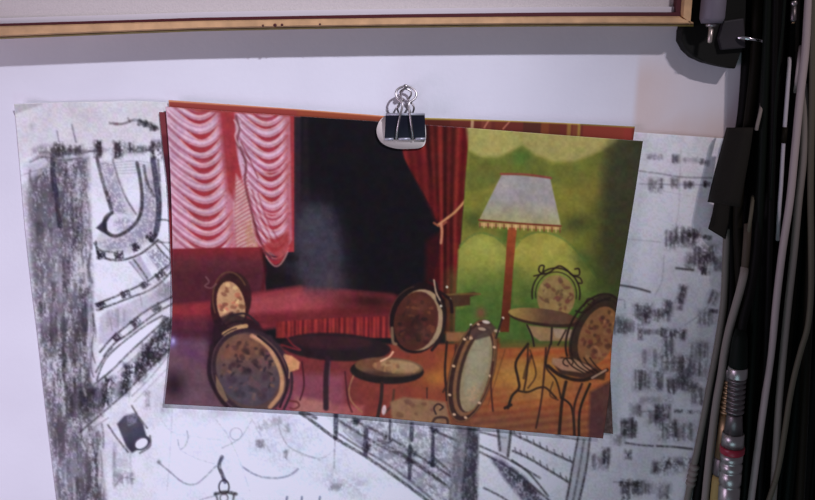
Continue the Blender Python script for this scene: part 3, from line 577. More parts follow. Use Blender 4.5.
    for x, y, w, h, d, r in ((655, 157, 14, 4, .35, 4), (676, 159, 6, 7, .65, 0), (704, 162, 9, 4, .6, 15), (690, 160, 14, 4, .2, 0), (656, 184, 12, 9, .45, 0), (675, 183, 7, 8, .5, 0), (689, 185, 8, 5, .6, 0), (707, 184, 6, 4, .8, 0), (656, 190, 10, 5, .35, 0),
                              (670, 240, 8, 16, .45, 0), (686, 236, 22, 13, .6, 5), (692, 234, 9, 9, .7, 0), (700, 236, 22, 3, .6, 10), (688, 245, 30, 5, .4, 5), (706, 254, 22, 16, .55, 0), (704, 262, 10, 16, .7, 0), (690, 262, 9, 14, .5, 8), (718, 264, 8, 12, .4, 0), (705, 271, 7, 6, .9, 0),
                              (682, 294, 7, 15, .75, 12), (680, 304, 5, 10, .5, 8), (643, 312, 16, 14, .6, 0), (646, 317, 8, 12, .55, 0), (668, 308, 9, 12, .65, 10), (662, 316, 14, 8, .5, 0), (655, 313, 20, 6, .35, 0), (706, 318, 14, 12, .45, 0), (714, 298, 7, 12, .5, 20), (713, 311, 8, 3, .7, 5),
                              (622, 326, 16, 14, .55, 0), (640, 334, 5, 10, .8, 0), (632, 328, 22, 8, .3, 0), (674, 333, 22, 7, .75, 3), (683, 336, 5, 8, .7, 0), (668, 345, 10, 20, .55, 0), (655, 332, 20, 4, .4, 0), (700, 350, 16, 14, .4, 0),
                              (675, 364, 24, 14, .6, 4), (655, 358, 24, 14, .25, 0), (694, 368, 22, 16, .5, 5), (643, 380, 14, 16, .55, 0), (659, 380, 7, 18, .65, 0), (672, 386, 8, 14, .75, 0), (684, 382, 14, 16, .6, 0), (688, 384, 22, 8, .45, 30), (698, 396, 12, 14, .45, 0),
                              (626, 428, 8, 15, .75, 0), (633, 428, 7, 16, .7, 0), (636, 410, 10, 10, .4, 0), (660, 412, 10, 12, .65, 0), (667, 412, 6, 12, .7, 0), (655, 418, 12, 12, .4, 0), (668, 430, 16, 16, .6, 0), (686, 432, 16, 14, .4, 0), (690, 412, 30, 3, .8, 4), (656, 400, 30, 5, .3, 0),
                              (606, 456, 7, 14, .65, 0), (600, 462, 16, 12, .35, 0), (628, 455, 6, 8, .75, 0), (655, 468, 6, 10, .55, 10), (672, 466, 30, 12, .45, -8), (680, 462, 28, 5, .6, -8), (665, 464, 6, 12, .5, 20), (625, 490, 7, 18, .7, 0), (636, 488, 12, 12, .55, 0), (648, 488, 10, 10, .35, 0), (630, 484, 20, 4, .6, 3), (618, 440, 14, 8, .2, 0), (664, 492, 12, 14, .4, 0)): blot(x, y, w * 1.1, h * 1.15, min(1, d * 1.1), (60, 52, 62), GB, r)
    line([(640, 171), (662, 174), (682, 177), (712, 178)], 1.4, .6, K2); line([(640, 184), (706, 185)], 1.2, .5, K2); line([(681, 150), (680, 172), (679, 206), (676, 225)], 1.1, .35, K3); line([(676, 268), (684, 269), (693, 270)], 2.2, .8); line([(619, 285), (636, 288), (650, 292)], 2, .85, K, .1); line([(625, 239), (650, 241), (690, 246)], 1.1, .35, K3); line([(664, 256), (662, 280), (655, 295)], 1.2, .3, K2)
    line([(626, 443), (640, 445), (653, 446)], 1.8, .75); line([(657, 446), (675, 447), (692, 449)], 2, .85); line([(685, 325), (698, 316), (708, 306)], 1, .4, K2); line([(617, 300), (624, 300), (625, 308)], 1.2, .4, K2); line([(614, 482), (640, 483)], 1.4, .5, K2); line([(640, 412), (668, 410)], 1.4, .5, K2); line([(640, 178), (660, 190), (690, 196)], .9, .25, K3)
    for q in SC: scrib(*q[:6], rot=q[6])
    for k in range(150):
        y = rs.uniform(165, 500); l, r_ = 26 + (y - 165) * .10, 88 + (y - 165) * .055; x = rs.uniform(l, r_); n = rs.uniform(8, 30)
        A.stroke([(x, y), (x + rs.uniform(-2, 2), y + n * .5), (x + n * .06, y + n)], rs.uniform(1, 3.2), rs.choice([K, K2, K2, (172, 163, 174)]), rs.uniform(.25, .7), 1.6, grain=.6)
    for k in range(60):
        x = rs.uniform(340, 452); y = 412 + (x - 300) * .14 + rs.uniform(0, 60); 
        if y < 415 + (x - 300) * .62: A.stroke([(x, y), (x + rs.uniform(4, 12), y + rs.uniform(3, 9))], rs.uniform(.8, 2), K2, rs.uniform(.2, .6), 1.4, grain=.5, smooth=False)
    # smudges of the hand and the tooth of the paper
    for x, y, rx, ry, a in ((110, 180, 30, 20, .25), (150, 300, 20, 30, .3), (130, 420, 24, 20, .2), (165, 395, 16, 22, .3), (230, 414, 40, 8, .3), (350, 470, 40, 16, .2), (620, 200, 30, 60, .12), (670, 350, 40, 60, .2)): A.glow(x, y, rx, ry, (168, 158, 168), a)
    im = A.im
    for ax in (0, 1): im[:] = (np.roll(im, 1, ax) + im * 2 + np.roll(im, -1, ax)) / 4
    im *= 1 + .07 * (con(vnoise(H_, W_, 3, 3), 1.2) - .5)[..., None] + .07 * (vnoise(H_, W_, 30, 30) - .5)[..., None]
    im += np.stack([vnoise(H_, W_, 10, 10) - .5 for _ in range(3)], -1) * 9
    return A

# prints that stick out behind the front one
def paint_striped():
    A = Art((60, 32, 34))
    A.poly([(150, 100), (172, 100), (176, 440), (150, 440)], (96, 34, 44), 1, 2)
    A.poly([(150, 105), (169, 105), (170, 135), (150, 135)], (120, 52, 60), .9, 4); A.poly([(158, 155), (172, 155), (174, 210), (158, 210)], (60, 18, 36), .8, 6); A.poly([(160, 210), (176, 210), (176, 300), (160, 300)], (134, 26, 36), .7, 6)
    A.poly([(400, 112), (640, 120), (645, 150), (400, 140)], (96, 40, 34))
    for x, w, c in ((410, 30, (98, 40, 32)), (438, 24, (84, 34, 28)), (472, 3, (176, 140, 110)), (486, 10, (112, 54, 42)), (500, 10, (104, 44, 32)), (532, 18, (74, 38, 30)), (545, 8, (112, 58, 34)), (555, 10, (94, 44, 26)), (569, 4, (132, 96, 48)), (575, 5, (110, 58, 40)), (579, 3, (138, 108, 52)), (605, 44, (116, 48, 38)), (628, 8, (120, 46, 40))):
        A.poly([(x - w / 2 + 1, 112), (x + w / 2 + 1, 112), (x + w / 2 - 1, 145), (x - w / 2 - 1, 145)], c, .95, 1.5)
    A.stroke([(484, 128), (489, 120)], 1.2, (200, 130, 110), .8); A.stroke([(503, 129), (510, 121)], 1.2, (200, 130, 110), .8)
    A.stroke([(380, 117.2), (440, 118.2), (540, 121.2), (640, 126.4)], 3.2, (166, 146, 70), .95, 1.5)
    A.poly([(580, 117), (640, 121), (640, 127.5), (580, 125)], (84, 78, 34), .8, 1.5)
    A.poly([(600, 335), (622, 330), (618, 445), (596, 445)], (58, 44, 44), 1, 3); A.poly([(600, 405), (616, 405), (616, 440), (600, 440)], (92, 76, 78), .7, 6, grain=GB)
    return A
def paint_scarlet():
    A = Art((142, 58, 56))
    A.poly([(160, 96), (420, 112), (420, 120), (160, 104)], (150, 66, 58), .6, 4)
    A.poly([(300, 104), (660, 120), (660, 445), (300, 445)], (112, 58, 40), .9, 10); A.poly([(298, 106), (390, 112), (390, 120), (298, 116)], (150, 70, 50), .8, 4)
    A.stroke([(166, 100.6), (240, 105.4), (300, 109.4), (388, 116.4)], 1.6, (226, 168, 130), .8, 1.2); A.stroke([(168.4, 98), (168.6, 112)], 1.2, (226, 176, 130), .7, 1.2)
    return A

# ------------------------------------------------------------------ sheets of paper
def edge(pts, n):
    P = np.array(catmull(pts, 16)); L = np.r_[0, np.cumsum(np.hypot(*np.diff(P, axis=0).T))]; t = np.linspace(0, L[-1], n)
    return np.c_[np.interp(t, L, P[:, 0]), np.interp(t, L, P[:, 1])]
def sheet(name, top, bot, left, right, nu, nv, depth, art, m, light, back, thick=.00035):
    T, B, Lf, R = edge(top, nu), edge(bot, nu), edge(left, nv), edge(right, nv)
    u = np.linspace(0, 1, nu)[None, :, None]; v = np.linspace(0, 1, nv)[:, None, None]
    P = (1 - v) * T[None] + v * B[None] + (1 - u) * Lf[:, None] + u * R[:, None] - ((1 - u) * (1 - v) * T[0] + u * (1 - v) * T[-1] + (1 - u) * v * B[0] + u * v * B[-1])
    px, py = P[..., 0], P[..., 1]; U, V = np.broadcast_to(u[..., 0], px.shape), np.broadcast_to(v[..., 0], px.shape)
    d = depth(U, V)
    a = (px - PW / 2) / FPX; b = -(py - PH / 2) / FPX; ry = cT + b * sT; rz = -sT + b * cT; t = (-d - CAM.y) / ry
    co = np.stack([CAM.x + a * t, -d, CAM.z + rz * t], -1).reshape(-1, 3)
    h, w = art.im.shape[:2]; X = np.clip(px * S, 0, w - 2); Y = np.clip(py * S, 0, h - 2); xi, yi = X.astype(int), Y.astype(int); fx, fy = (X - xi)[..., None], (Y - yi)[..., None]
    c = (art.im[yi, xi] * (1 - fx) + art.im[yi, xi + 1] * fx) * (1 - fy) + (art.im[yi + 1, xi] * (1 - fx) + art.im[yi + 1, xi + 1] * fx) * fy
    c = np.clip(lin(np.clip(c, 0, 255)) / (light(px, py) if callable(light) else np.array(light)), 0.002, .92).reshape(-1, 3)
    idx = np.arange(nu * nv).reshape(nv, nu)
    F = np.stack([idx[:-1, :-1], idx[1:, :-1], idx[1:, 1:], idx[:-1, 1:]], -1).reshape(-1, 4)
    me = bpy.data.meshes.new(name); me.vertices.add(len(co)); me.vertices.foreach_set('co', co.ravel())
    me.loops.add(F.size); me.loops.foreach_set('vertex_index', F.ravel()); me.polygons.add(len(F))
    me.polygons.foreach_set('loop_start', np.arange(0, F.size, 4)); me.update(calc_edges=True)
    me.polygons.foreach_set('use_smooth', np.ones(len(F), bool))
    at = me.color_attributes.new('ink', 'FLOAT_COLOR', 'POINT'); at.data.foreach_set('color', np.c_[c, np.ones(len(c))].astype(np.float32).ravel())
    o = link(name, me, [m, back])
    s = o.modifiers.new('thickness', 'SOLIDIFY'); s.thickness = thick; s.offset = -1; s.material_offset = 1; s.material_offset_rim = 1
    return o

LIGHT_PAPER = (.70, .64, .76)
# how strongly the lamp lights the wall from place to place, so that the colours below are the prints' own
LIGHT_FIT = np.array([[0.806, 0.8044, 1.0277], [-0.0673, -0.0481, -0.065], [-0.0434, -0.0373, -0.051], [0.0629, 0.055, 0.0733], [-0.0958, -0.0848, -0.1141], [-0.0654, -0.0624, -0.0798], [-0.0467, -0.0462, -0.056], [-0.1221, -0.126, -0.1569], [-0.0371, -0.042, -0.0504], [-0.0655, -0.0646, -0.0825]])
def LIGHT_PRINT(px, py):
    X, Y = (np.clip(px, 160, 625) - 400) / 200, (np.clip(py, 110, 430) - 270) / 200
    return np.stack([X ** i * Y ** j for i in range(4) for j in range(4 - i)], -1) @ LIGHT_FIT
ink_paper = ink_mat('charcoal_on_paper', .9, .1, .15)
ink_gloss = ink_mat('glossy_photo_print', .42, .25)
def dd(U, V):
    k = .0016 + .0022 * np.sin(U * 9 + V * 2) ** 2 * (1 - .5 * V) * .6
    return k + .0062 * np.clip(1 - U / .047 - V / .026, 0, 1)      # last term: the dog-eared corner
o = sheet('charcoal_drawing', [(14, 104), (50, 102.5), (110, 101.5), (160, 102), (400, 117), (560, 128), (640, 132.5), (726, 138.5)],
          [(58, 512), (300, 514), (500, 514), (712, 514)],
          [(14, 104), (16.5, 130), (20, 170), (25, 228), (31, 284), (37, 332), (46, 412), (58, 512)],
          [(726, 138.5), (728, 230), (727, 300), (720, 400), (712, 514)], 760, 420, dd, paint_drawing(), ink_paper, LIGHT_PAPER, M['paper'])
tag(o, 'large white sheet with a black charcoal drawing, on the wall behind the colour prints', 'drawing')
G = 'colour prints stacked under the binder clip'
o = sheet('photo_print', [(159, 112), (300, 115), (440, 118.2), (540, 121.8), (635, 126.5)], [(174, 392), (340, 404), (500, 420), (613, 434)],
          [(159, 112), (163, 150), (167.5, 190), (170.8, 262), (173, 320), (174, 392)], [(635, 126.5), (622, 220), (611, 300), (608.5, 345), (611, 390), (613, 434)],
          520, 330, lambda U, V: .0048 + .0006 * np.sin(math.pi * V), paint_striped(), ink_gloss, LIGHT_PRINT, M['paper'])
tag(o, 'rearmost colour print, only its striped brown top edge and thin left strip showing', 'photo print', G)
o = sheet('photo_print', [(168.5, 100), (240, 105), (300, 109.3), (386, 116), (406, 119), (424, 124.5), (470, 132), (560, 138), (636, 144)], [(176, 388), (340, 400), (500, 412), (598, 422)],
          [(168.5, 100), (170, 130), (175, 240), (176, 388)], [(636, 144), (624, 220), (611, 300), (603, 360), (598, 422)],
          520, 330, lambda U, V: .0062 + .0006 * np.sin(math.pi * V), paint_scarlet(), ink_gloss, LIGHT_PRINT, M['paper'])
tag(o, 'colour print in the middle of the stack, a scarlet strip showing along its top', 'photo print', G)
o = sheet('photo_print', [(165.5, 106.5), (230, 111.5), (300, 116.3), (390, 122.3), (470, 128), (560, 135), (643, 141)],
          [(164.5, 404), (250, 408.5), (340, 414), (420, 421.5), (470, 426.5), (540, 433), (603, 438.5)],
          [(165.5, 106.5), (169, 150), (171, 190), (172.5, 250), (172, 320), (169.5, 355), (164.5, 404)],
          [(643, 141), (635.5, 190), (629, 230), (620, 285), (613.5, 330), (611, 360), (609, 395), (603, 438.5)],
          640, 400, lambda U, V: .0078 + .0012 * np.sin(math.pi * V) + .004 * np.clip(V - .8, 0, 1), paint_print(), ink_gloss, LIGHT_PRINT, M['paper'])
tag(o, 'front colour print of a red and green cafe interior with a lamp and round-backed chairs', 'photo print', G)

# ------------------------------------------------------------------ wall
def wall():
    m = bpy.data.materials.new('painted_wall'); m.use_nodes = True; nt = m.node_tree; p = nt.nodes['Principled BSDF']; N = nt.nodes.new; Lk = nt.links.new
    p.inputs['Roughness'].default_value = .85; p.inputs['Specular IOR Level'].default_value = .15
    tc = N('ShaderNodeTexCoord'); sx = N('ShaderNodeSeparateXYZ'); Lk(tc.outputs['Object'], sx.inputs[0])
    n1 = N('ShaderNodeTexNoise'); n1.inputs['Scale'].default_value = 14; n1.inputs['Detail'].default_value = 6; Lk(tc.outputs['Object'], n1.inputs['Vector'])
    mp = N('ShaderNodeMapping'); mp.inputs['Scale'].default_value = (60, 60, 14); Lk(tc.outputs['Object'], mp.inputs[0])
    n2 = N('ShaderNodeTexNoise'); n2.inputs['Scale'].default_value = 1; n2.inputs['Detail'].default_value = 4; Lk(mp.outputs[0], n2.inputs['Vector'])
    def math_(op, a, b):
        k = N('ShaderNodeMath'); k.operation = op; k.use_clamp = op == 'MULTIPLY'
        for i, v in enumerate((a, b)):
            if isinstance(v, (int, float)): k.inputs[i].default_value = v
            else: Lk(v, k.inputs[i])
        return k.outputs[0]
    def ramp(v, a, b):
        r = N('ShaderNodeMapRange'); r.inputs['From Min'].default_value = a; r.inputs['From Max'].default_value = b; r.interpolation_type = 'SMOOTHSTEP'; Lk(v, r.inputs['Value']); return r.outputs[0]
    xl, xr, zt, zb = W(634, 110).x, W(735, 110).x, W(680, 60).z, W(680, 142).z
    jx = math_('ADD', sx.outputs['X'], math_('MULTIPLY', n1.outputs['Fac'], .012))
    st = math_('MULTIPLY', ramp(jx, xl + .004, xl + .011), ramp(sx.outputs['X'], xr + .06, xr + .03))
    st = math_('MULTIPLY', st, ramp(sx.outputs['Z'], zt + .015, zt - .018))
    # rusty stain: stronger near its left margin and its foot
    e1 = ramp(sx.outputs['X'], xl + .05, xl + .004); e2 = ramp(sx.outputs['Z'], zb + .035, zb + .004)
    sm = math_('MULTIPLY', st, math_('ADD', math_('MULTIPLY', math_('MAXIMUM', e1, e2), .75), math_('MULTIPLY', n2.outputs['Fac'], .45)))
    mx = N('ShaderNodeMix'); mx.data_type = 'RGBA'; mx.inputs[6].default_value = (.80, .79, .80, 1); mx.inputs[7].default_value = (.74, .63, .57, 1)
    Lk(math_('MULTIPLY', sm, 1.0), mx.inputs[0]); 
    m2 = N('ShaderNodeMix'); m2.data_type = 'RGBA'; m2.blend_type = 'MULTIPLY'; m2.inputs[0].default_value = .5
    r = N('ShaderNodeValToRGB'); r.color_ramp.elements[0].position = .3; r.color_ramp.elements[0].color = (.90, .89, .90, 1); r.color_ramp.elements[1].position = .65
    Lk(n1.outputs['Fac'], r.inputs['Fac']); Lk(mx.outputs[2], m2.inputs[6]); Lk(r.outputs['Color'], m2.inputs[7]); Lk(m2.outputs[2], p.inputs['Base Color'])
    n3 = N('ShaderNodeTexNoise'); n3.inputs['Scale'].default_value = 260; Lk(tc.outputs['Object'], n3.inputs['Vector'])
    b = N('ShaderNodeBump'); b.inputs['Strength'].default_value = .15; b.inputs['Distance'].default_value = .001; Lk(n3.outputs['Fac'], b.inputs['Height']); Lk(b.outputs['Normal'], p.inputs['Normal'])
    bm = bmesh.new(); slab(bm, [Vector((-2, 0, 0)), Vector((2, 0, 0)), Vector((2, 0, 2.7)), Vector((-2, 0, 2.7))], .12)
    o = bm_obj('wall_back', bm, m, smooth=False); o['kind'] = 'structure'
wall()

# ------------------------------------------------------------------ framed canvas above
def frame():
    D = .030
    base = W(300, 20, 0); t = thing('framed_picture', 'gilt-framed cream picture with a dark red inner line, hung above the drawing', 'picture', base)
    # bottom rail sags a little; measured along its lower outer edge, upper end of the gilt, upper end of the red line
    xs = [-140, -60, 0, 70, 140, 200, 300, 400, 500, 560, 620, 693.5]
    low = [42.6, 40, 38.3, 35.4, 32.6, 30.4, 28.4, 27, 26, 25.6, 25.4, 25.6]
    mid = [28.5, 27, 25.6, 23.8, 21.8, 20.2, 18.6, 17.2, 16.2, 15.8, 15.6, 15.7]
    top = [26.8, 25.2, 23.6, 21.6, 19.6, 17.6, 15.8, 14.2, 13, 12.4, 12.2, 12.2]
    DX = -1.0
    zup = W(0, 0, D).z + .55
    def rail(rows, name, m, prof_close=True):
        """sweep a row of (curve, depth) along the rail"""
        bm = bmesh.new(); R = []
        for i in range(len(xs)):
            R.append([bm.verts.new(W(x_[i] if hasattr(x_, '__len__') else xs[i], y_[i], d)) for (x_, y_, d) in rows])
        n = len(rows)
        for a, b in zip(R, R[1:]):
            for k in range(n): bm.faces.new((a[k], a[(k + 1) % n], b[(k + 1) % n], b[k]))
        bm.faces.new(R[0]); bm.faces.new(R[-1][::-1]); return bm
    A = np.array
    up = lambda y, q: list(A(y) + q)
    gx = list(A(xs)); ix = xs[:-1] + [679]; jx = xs[:-1] + [681.5]
    bm = rail([(gx, low, .001), (gx, low, D * .55), (gx, up(low, -1.2), D * .8), (gx, up(low, -3), D), (ix, up(mid, 2), D), (ix, mid, D * .85), (ix, mid, .001)], 'frame', M['gold'])
    # right stile, mitred, straight up
    r0, r1 = W(693.5, 25.6, D), W(681.5, 15.7, D)
    prof = [(r0.x, .001), (r0.x, D * .55), (r0.x - .001, D * .8), (r0.x - .0025, D), (r1.x + .0015, D), (r1.x, D * .85), (r1.x, .001)]
    a = []; b = []
    for i, (x, d) in enumerate(prof):
        f = (r0.x - x) / (r0.x - r1.x); z = r0.z + (r1.z - r0.z) * f
        a.append(bm.verts.new((x, -d, z))); b.append(bm.verts.new((x, -d, zup)))
    for k in range(7): bm.faces.new((a[k], a[(k + 1) % 7], b[(k + 1) % 7], b[k]))
    bm.faces.new(a); bm.faces.new(b[::-1])
    slab(bm, [Vector((W(-140, 20, D).x, -D, zup)), Vector((r0.x, -D, zup)), Vector((r0.x, -D, zup + .012)), Vector((W(-140, 20, D).x, -D, zup + .012))], D - .001)
    slab(bm, [W(-140, 42.6, D) + Vector((-.012, 0, 0)), W(-140, 42.6, D), Vector((W(-140, 42.6, D).x, -D, zup + .012)), Vector((W(-140, 42.6, D).x - .012, -D, zup + .012))], D - .001)
    fr = bm_obj('frame', bm, M['gold'], t, smooth=False)
    # olive lower lip of the moulding
    bm = rail([(gx, up(low, .9), D * .2), (gx, up(low, .9), D * .6), (gx, up(low, -.7), D * .84), (gx, up(low, -.7), D * .2)], 'x', M['gold_low'])
    e = bm_obj('lower_lip', bm, M['gold_low'], t, smooth=False); e['label'] = 'olive lower lip of the frame'
    # dark red bead, bottom and right side
    bm = rail([(jx, up(mid, .3), .003), (jx, up(mid, .3), D * .9), (ix, up(top, 0), D * .9), (ix, up(top, 0), .003)], 'x', M['bead'])
    q0, q1 = r1.x + .0006, W(677.5, 12, D).x
    slab(bm, [Vector((q1, -D * .88, r1.z + .0005)), Vector((q0, -D * .88, r1.z - .0005)), Vector((q0, -D * .88, zup)), Vector((q1, -D * .88, zup))], .018)
    e = bm_obj('bead', bm, M['bead'], t, smooth=False); e['label'] = 'dark red bead inside the gilt frame'
    # pale slip and canvas
    sx = [min(x, 678) for x in xs]
    bm = rail([(sx, up(top, .4), .004), (sx, up(top, .4), D * .72), (sx, up(top, -5.5), D * .72), (sx, up(top, -5.5), .004)], 'x', M['slip'])
    e = bm_obj('slip', bm, M['slip'], t, smooth=False); e['label'] = 'pale slip along the canvas edge'
    x0, x1, z0 = W(-140, 0, D).x, W(678, 0, D * .65).x, W(300, 18, D * .6).z
    bm = bmesh.new(); P = [W(sx[i], top[i] - 5, D * .62) for i in range(len(xs))]
    slab(bm, P + [Vector((P[-1].x, -D * .62, zup)), Vector((P[0].x, -D * .62, zup))], .008)
    bm_obj('canvas', bm, M['canvas'], t, smooth=False)
    for k, (x, y, r) in enumerate(((263, 25.6, 1.0), (275, 25.2, 1.5), (282, 24.8, 1.1), (320, 24.3, .9))):
        bm = bmesh.new(); c = W(x, y, D); revolve(bm, c + Vector((0, .001, 0)), c - Vector((0, .0004, 0)), [(0, r * MM), (1, r * MM)], 10)
        e = bm_obj('chip', bm, M['bead'], fr)
        e.location = -(fr.location + t.location)
frame()

# ------------------------------------------------------------------ nail, clip, card pad
def wire(bm, pts, r, n=8, seg=10): return tube(bm, catmull(pts, n), r, seg)
c = W(405.5, 87.2, .001)
bm = bmesh.new(); revolve(bm, W(405.5, 87.2, -.006), W(405.5, 86.6, .0165), [(0, .0007), (.93, .0007), (.94, .0019), (.985, .0019), (1, .0012)], 14)
tag(bm_obj('nail', bm, M['steel']), 'small steel nail in the wall holding up the wire loop of the clip', 'nail')

bm = bmesh.new()
slab(bm, [W(x, y, .0107) for x, y in catmull([(384, 117), (404, 115), (421, 118), (425.5, 126), (425.5, 142), (421, 147.5), (410, 148.8), (396, 148.5), (384, 144.5), (377.8, 137), (377, 127)], 6, True)[:-1]], .0014, .0003)
tag(bm_obj('card_pad', bm, M['pad']), 'rounded cream card pad pinched between the binder clip and the front print', 'pad')

def binder():
    t = thing('binder_clip', 'black binder clip with wire handles gripping the top of the colour prints', 'clip', W(405, 126, .008))
    # sprung steel body: a closed spine on top, two leaves narrowing down to the jaws
    A0, A1, B0, B1 = (385.6, 115), (424.8, 114.6), (384.6, 139.8), (425.6, 139.2)
    bm = bmesh.new(); dt, db, bk, th = .0165, .0122, .0036, .0006
    n = 8
    def leaf(d_top, d_bot, sgn):
        rows = []
        for i in range(n + 1):
            k = i / n; d = d_top + (d_bot - d_top) * k + sgn * .0008 * math.sin(math.pi * k)
            rows.append((W(A0[0] + (B0[0] - A0[0]) * k, A0[1] + (B0[1] - A0[1]) * k, d), W(A1[0] + (B1[0] - A1[0]) * k, A1[1] + (B1[1] - A1[1]) * k, d)))
        f = [[bm.verts.new(p) for p in r] for r in rows]; g = [[bm.verts.new(p + Vector((0, th, 0))) for p in r] for r in rows]
        for i in range(n):
            bm.faces.new((f[i][0], f[i + 1][0], f[i + 1][1], f[i][1])); bm.faces.new((g[i][1], g[i + 1][1], g[i + 1][0], g[i][0]))
            for s in (0, 1): bm.faces.new((f[i][s], g[i][s], g[i + 1][s], f[i + 1][s]))
        bm.faces.new((f[0][0], f[0][1], g[0][1], g[0][0])); bm.faces.new((f[n][1], f[n][0], g[n][0], g[n][1]))
    leaf(dt, db, 1); leaf(bk + .0005, .0040, 0)
    z = W(A0[0], A0[1], dt)
    top = [W(A0[0], A0[1], dt), W(A1[0], A1[1], dt), W(A1[0], A1[1], bk), W(A0[0], A0[1], bk)]
    for q in top[2:]: q.z = top[0].z
    v = [bm.verts.new(p) for p in top] + [bm.verts.new(p + Vector((0, 0, th))) for p in top]
    for f in ((0, 1, 2, 3), (7, 6, 5, 4), (0, 4, 5, 1), (1, 5, 6, 2), (2, 6, 7, 3), (3, 7, 4, 0)): bm.faces.new([v[i] for i in f])
    body = bm_obj('body', bm, M['clip'], t, smooth=False)
    bm = bmesh.new(); tube(bm, [W(385.6, 114.6, dt), W(424.8, 114.2, dt)], .0010, 10); e = bm_obj('spine_edge', bm, M['lip'], t); e['label'] = 'grey rolled top edge of the clip'
    # rolled jaw lips that hold the wires
    for a, b in ((384.6, 393.5), (398.5, 410.5), (415.5, 425.6)):
        bm = bmesh.new(); tube(bm, [W(a, 139.2 + (a - 384) * -.01, db + .0002), W(b, 139.2 + (b - 384) * -.01, db + .0002)], .0011, 10)
        e = bm_obj('lip', bm, M['lip'], t); e['label'] = 'grey rolled lip at the jaw'
    # handles: the front one folded up over the body, the rear one behind it
    d1 = .0145
    P = [(396.2, 139.6), (397.4, 130), (399.6, 118), (402.2, 107), (402, 102.5), (397.6, 98.6), (395.8, 93.6), (398.4, 88.8), (405.5, 86.2), (412.6, 88.6), (416.4, 93.4), (414.8, 98.6), (409.6, 102.5), (408.8, 107), (410.4, 118), (412, 130), (413, 139.6)]
    D = [.0130, .0172, .0186, .0176, .0164, .0150, .0136, .0124, .0118, .0124, .0136, .0150, .0164, .0176, .0186, .0172, .0130]
    bm = bmesh.new(); wire(bm, [W(x, y, d) for (x, y), d in zip(P, D)], .0009)
    e = bm_obj('handle', bm, M['chrome'], t); e['label'] = 'front wire handle of the clip'
    P = [(399, 116), (398.4, 112), (397.4, 108), (399.4, 103.5), (403.0, 100), (400.2, 95), (400.8, 91), (405.5, 88.8), (410.4, 91), (411, 95), (408.4, 100), (412, 103.5), (414, 108), (413, 112), (412.2, 116)]
    bm = bmesh.new(); wire(bm, [W(x, y, .0055 if 1 < i < 13 else .0034) for i, (x, y) in enumerate(P)], .0008)
    e = bm_obj('handle', bm, M['chrome'], t); e['label'] = 'rear wire handle hooked on the nail'
binder()

# ------------------------------------------------------------------ the bundle of cables
def cable(name, label, path, w, d, m, group=None, parent=None, seg=12, n=8):
    """w: thickness in photo pixels, d: distance of its middle from the wall (one value or one per point)"""
    if not hasattr(d, '__len__'): d = [d] * len(path)
    pts = [np.array((*p, q)) for p, q in zip(path, d)]
    c = catmull(pts, n); bm = bmesh.new(); tube(bm, [W(x, y, q) for x, y, q in c], w / 2 * MM, seg)
    o = bm_obj(name, bm, m, parent)
    if parent is None: tag(o, label, 'cable', group)
    return o
def ext(path):
    """carry a run on above and below the picture"""
    (x0, y0), (x1, y1) = path[0], path[1]; (a0, b0), (a1, b1) = path[-2], path[-1]
    return [(x0 + (x0 - x1) / max(1, y1 - y0) * 150, y0 - 150)] + list(path) + [(a1 + (a1 - a0) / max(1, b1 - b0) * 160, b1 + 160)]
GB_ = 'black cables packed in the bundle'
LBL = 'black cable in the thick of the dense bundle, behind the lighter cables'
r = random.Random(11)
def lean(x0, x1, bow=0.0):
    return [(x0 + (x1 - x0) * k + bow * math.sin(math.pi * k), 500 * k) for k in (0, .2, .4, .6, .8, 1)]
blk = [M['black'], M['black'], M['black2'], M['black'], M['black3']]
# against the wall, then the next layer over the gaps
for k in range(8): cable('power_cable', LBL, ext(lean(762 + 13.2 * k, 714 + 16.2 * k, 5)), 10.9, .0056, blk[k % 5], GB_)
for k in range(7): cable('power_cable', LBL, ext(lean(768.5 + 13.2 * k, 722 + 16.2 * k, 5)), 10.9, .0168, blk[(k * 2 + 1) % 5], GB_)
cable('power_cable', 'thick black cable running down the left margin of the bundle, behind the tape', ext([(749, 0), (747, 60), (743.5, 110), (736, 160), (730, 210), (731, 250), (731.5, 300), (724, 350), (713, 400), (704, 450), (697, 500)]), 10.5, .0056, M['black'])
cable('power_cable', 'olive-black cable just left of centre in the bundle, passing under the cloth tape', ext([(757, 0), (755, 60), (750, 110), (743, 160), (738, 210), (739, 260), (741, 310), (737, 360), (729, 410), (721, 455), (714, 500)]), 9, .0172, M['black2'])
for k, (a, b, w, d, m, l) in enumerate(((768, 744, 7, .031, 'black3', 'thin greenish-black cable hanging right of the cloth tape'), (776, 759, 6, .034, 'black', 'thin black cable at the front of the bundle, left of the white wire'), (817, 800, 9, .029, 'black2', 'olive-black cable at the far right of the bundle'))):
    cable('signal_cable', l, ext(lean(a, b, 2)), w, d, M[m])
# light ones
cable('signal_cable', 'long pinkish-grey cable hanging full height at the front of the bundle', ext([(808.6, 0), (805.4, 50), (799.8, 100), (795, 150), (790, 200), (782.5, 250), (776.5, 300), (771.5, 350), (764.5, 400), (757.5, 450), (751, 500)]), 6.8, .036, M['grey'])
cable('signal_cable', 'second pinkish-grey cable emerging from behind the longest light one and drooping beside it', [(803, 84), (804, 112), (804, 140), (802.6, 165), (798.6, 200), (794, 250), (788.5, 300), (783.5, 350), (779, 400), (776, 450), (773, 500), (770, 545)], 7, [.030, .033, .034, .034, .033, .032, .032, .032, .032, .032, .032, .032], M['grey2'])
cable('signal_cable', 'short thin pale wire showing left of the top of the longest light cable', [(800.6, 46), (799, 60), (796.6, 80), (795.2, 92)], 3.2, [.026, .033, .033, .026], M['grey'])
t = thing('audio_wire', 'thin white wire with a dark joint, hanging left of the pinkish-grey cables', 'cable', W(786, 100, .034))
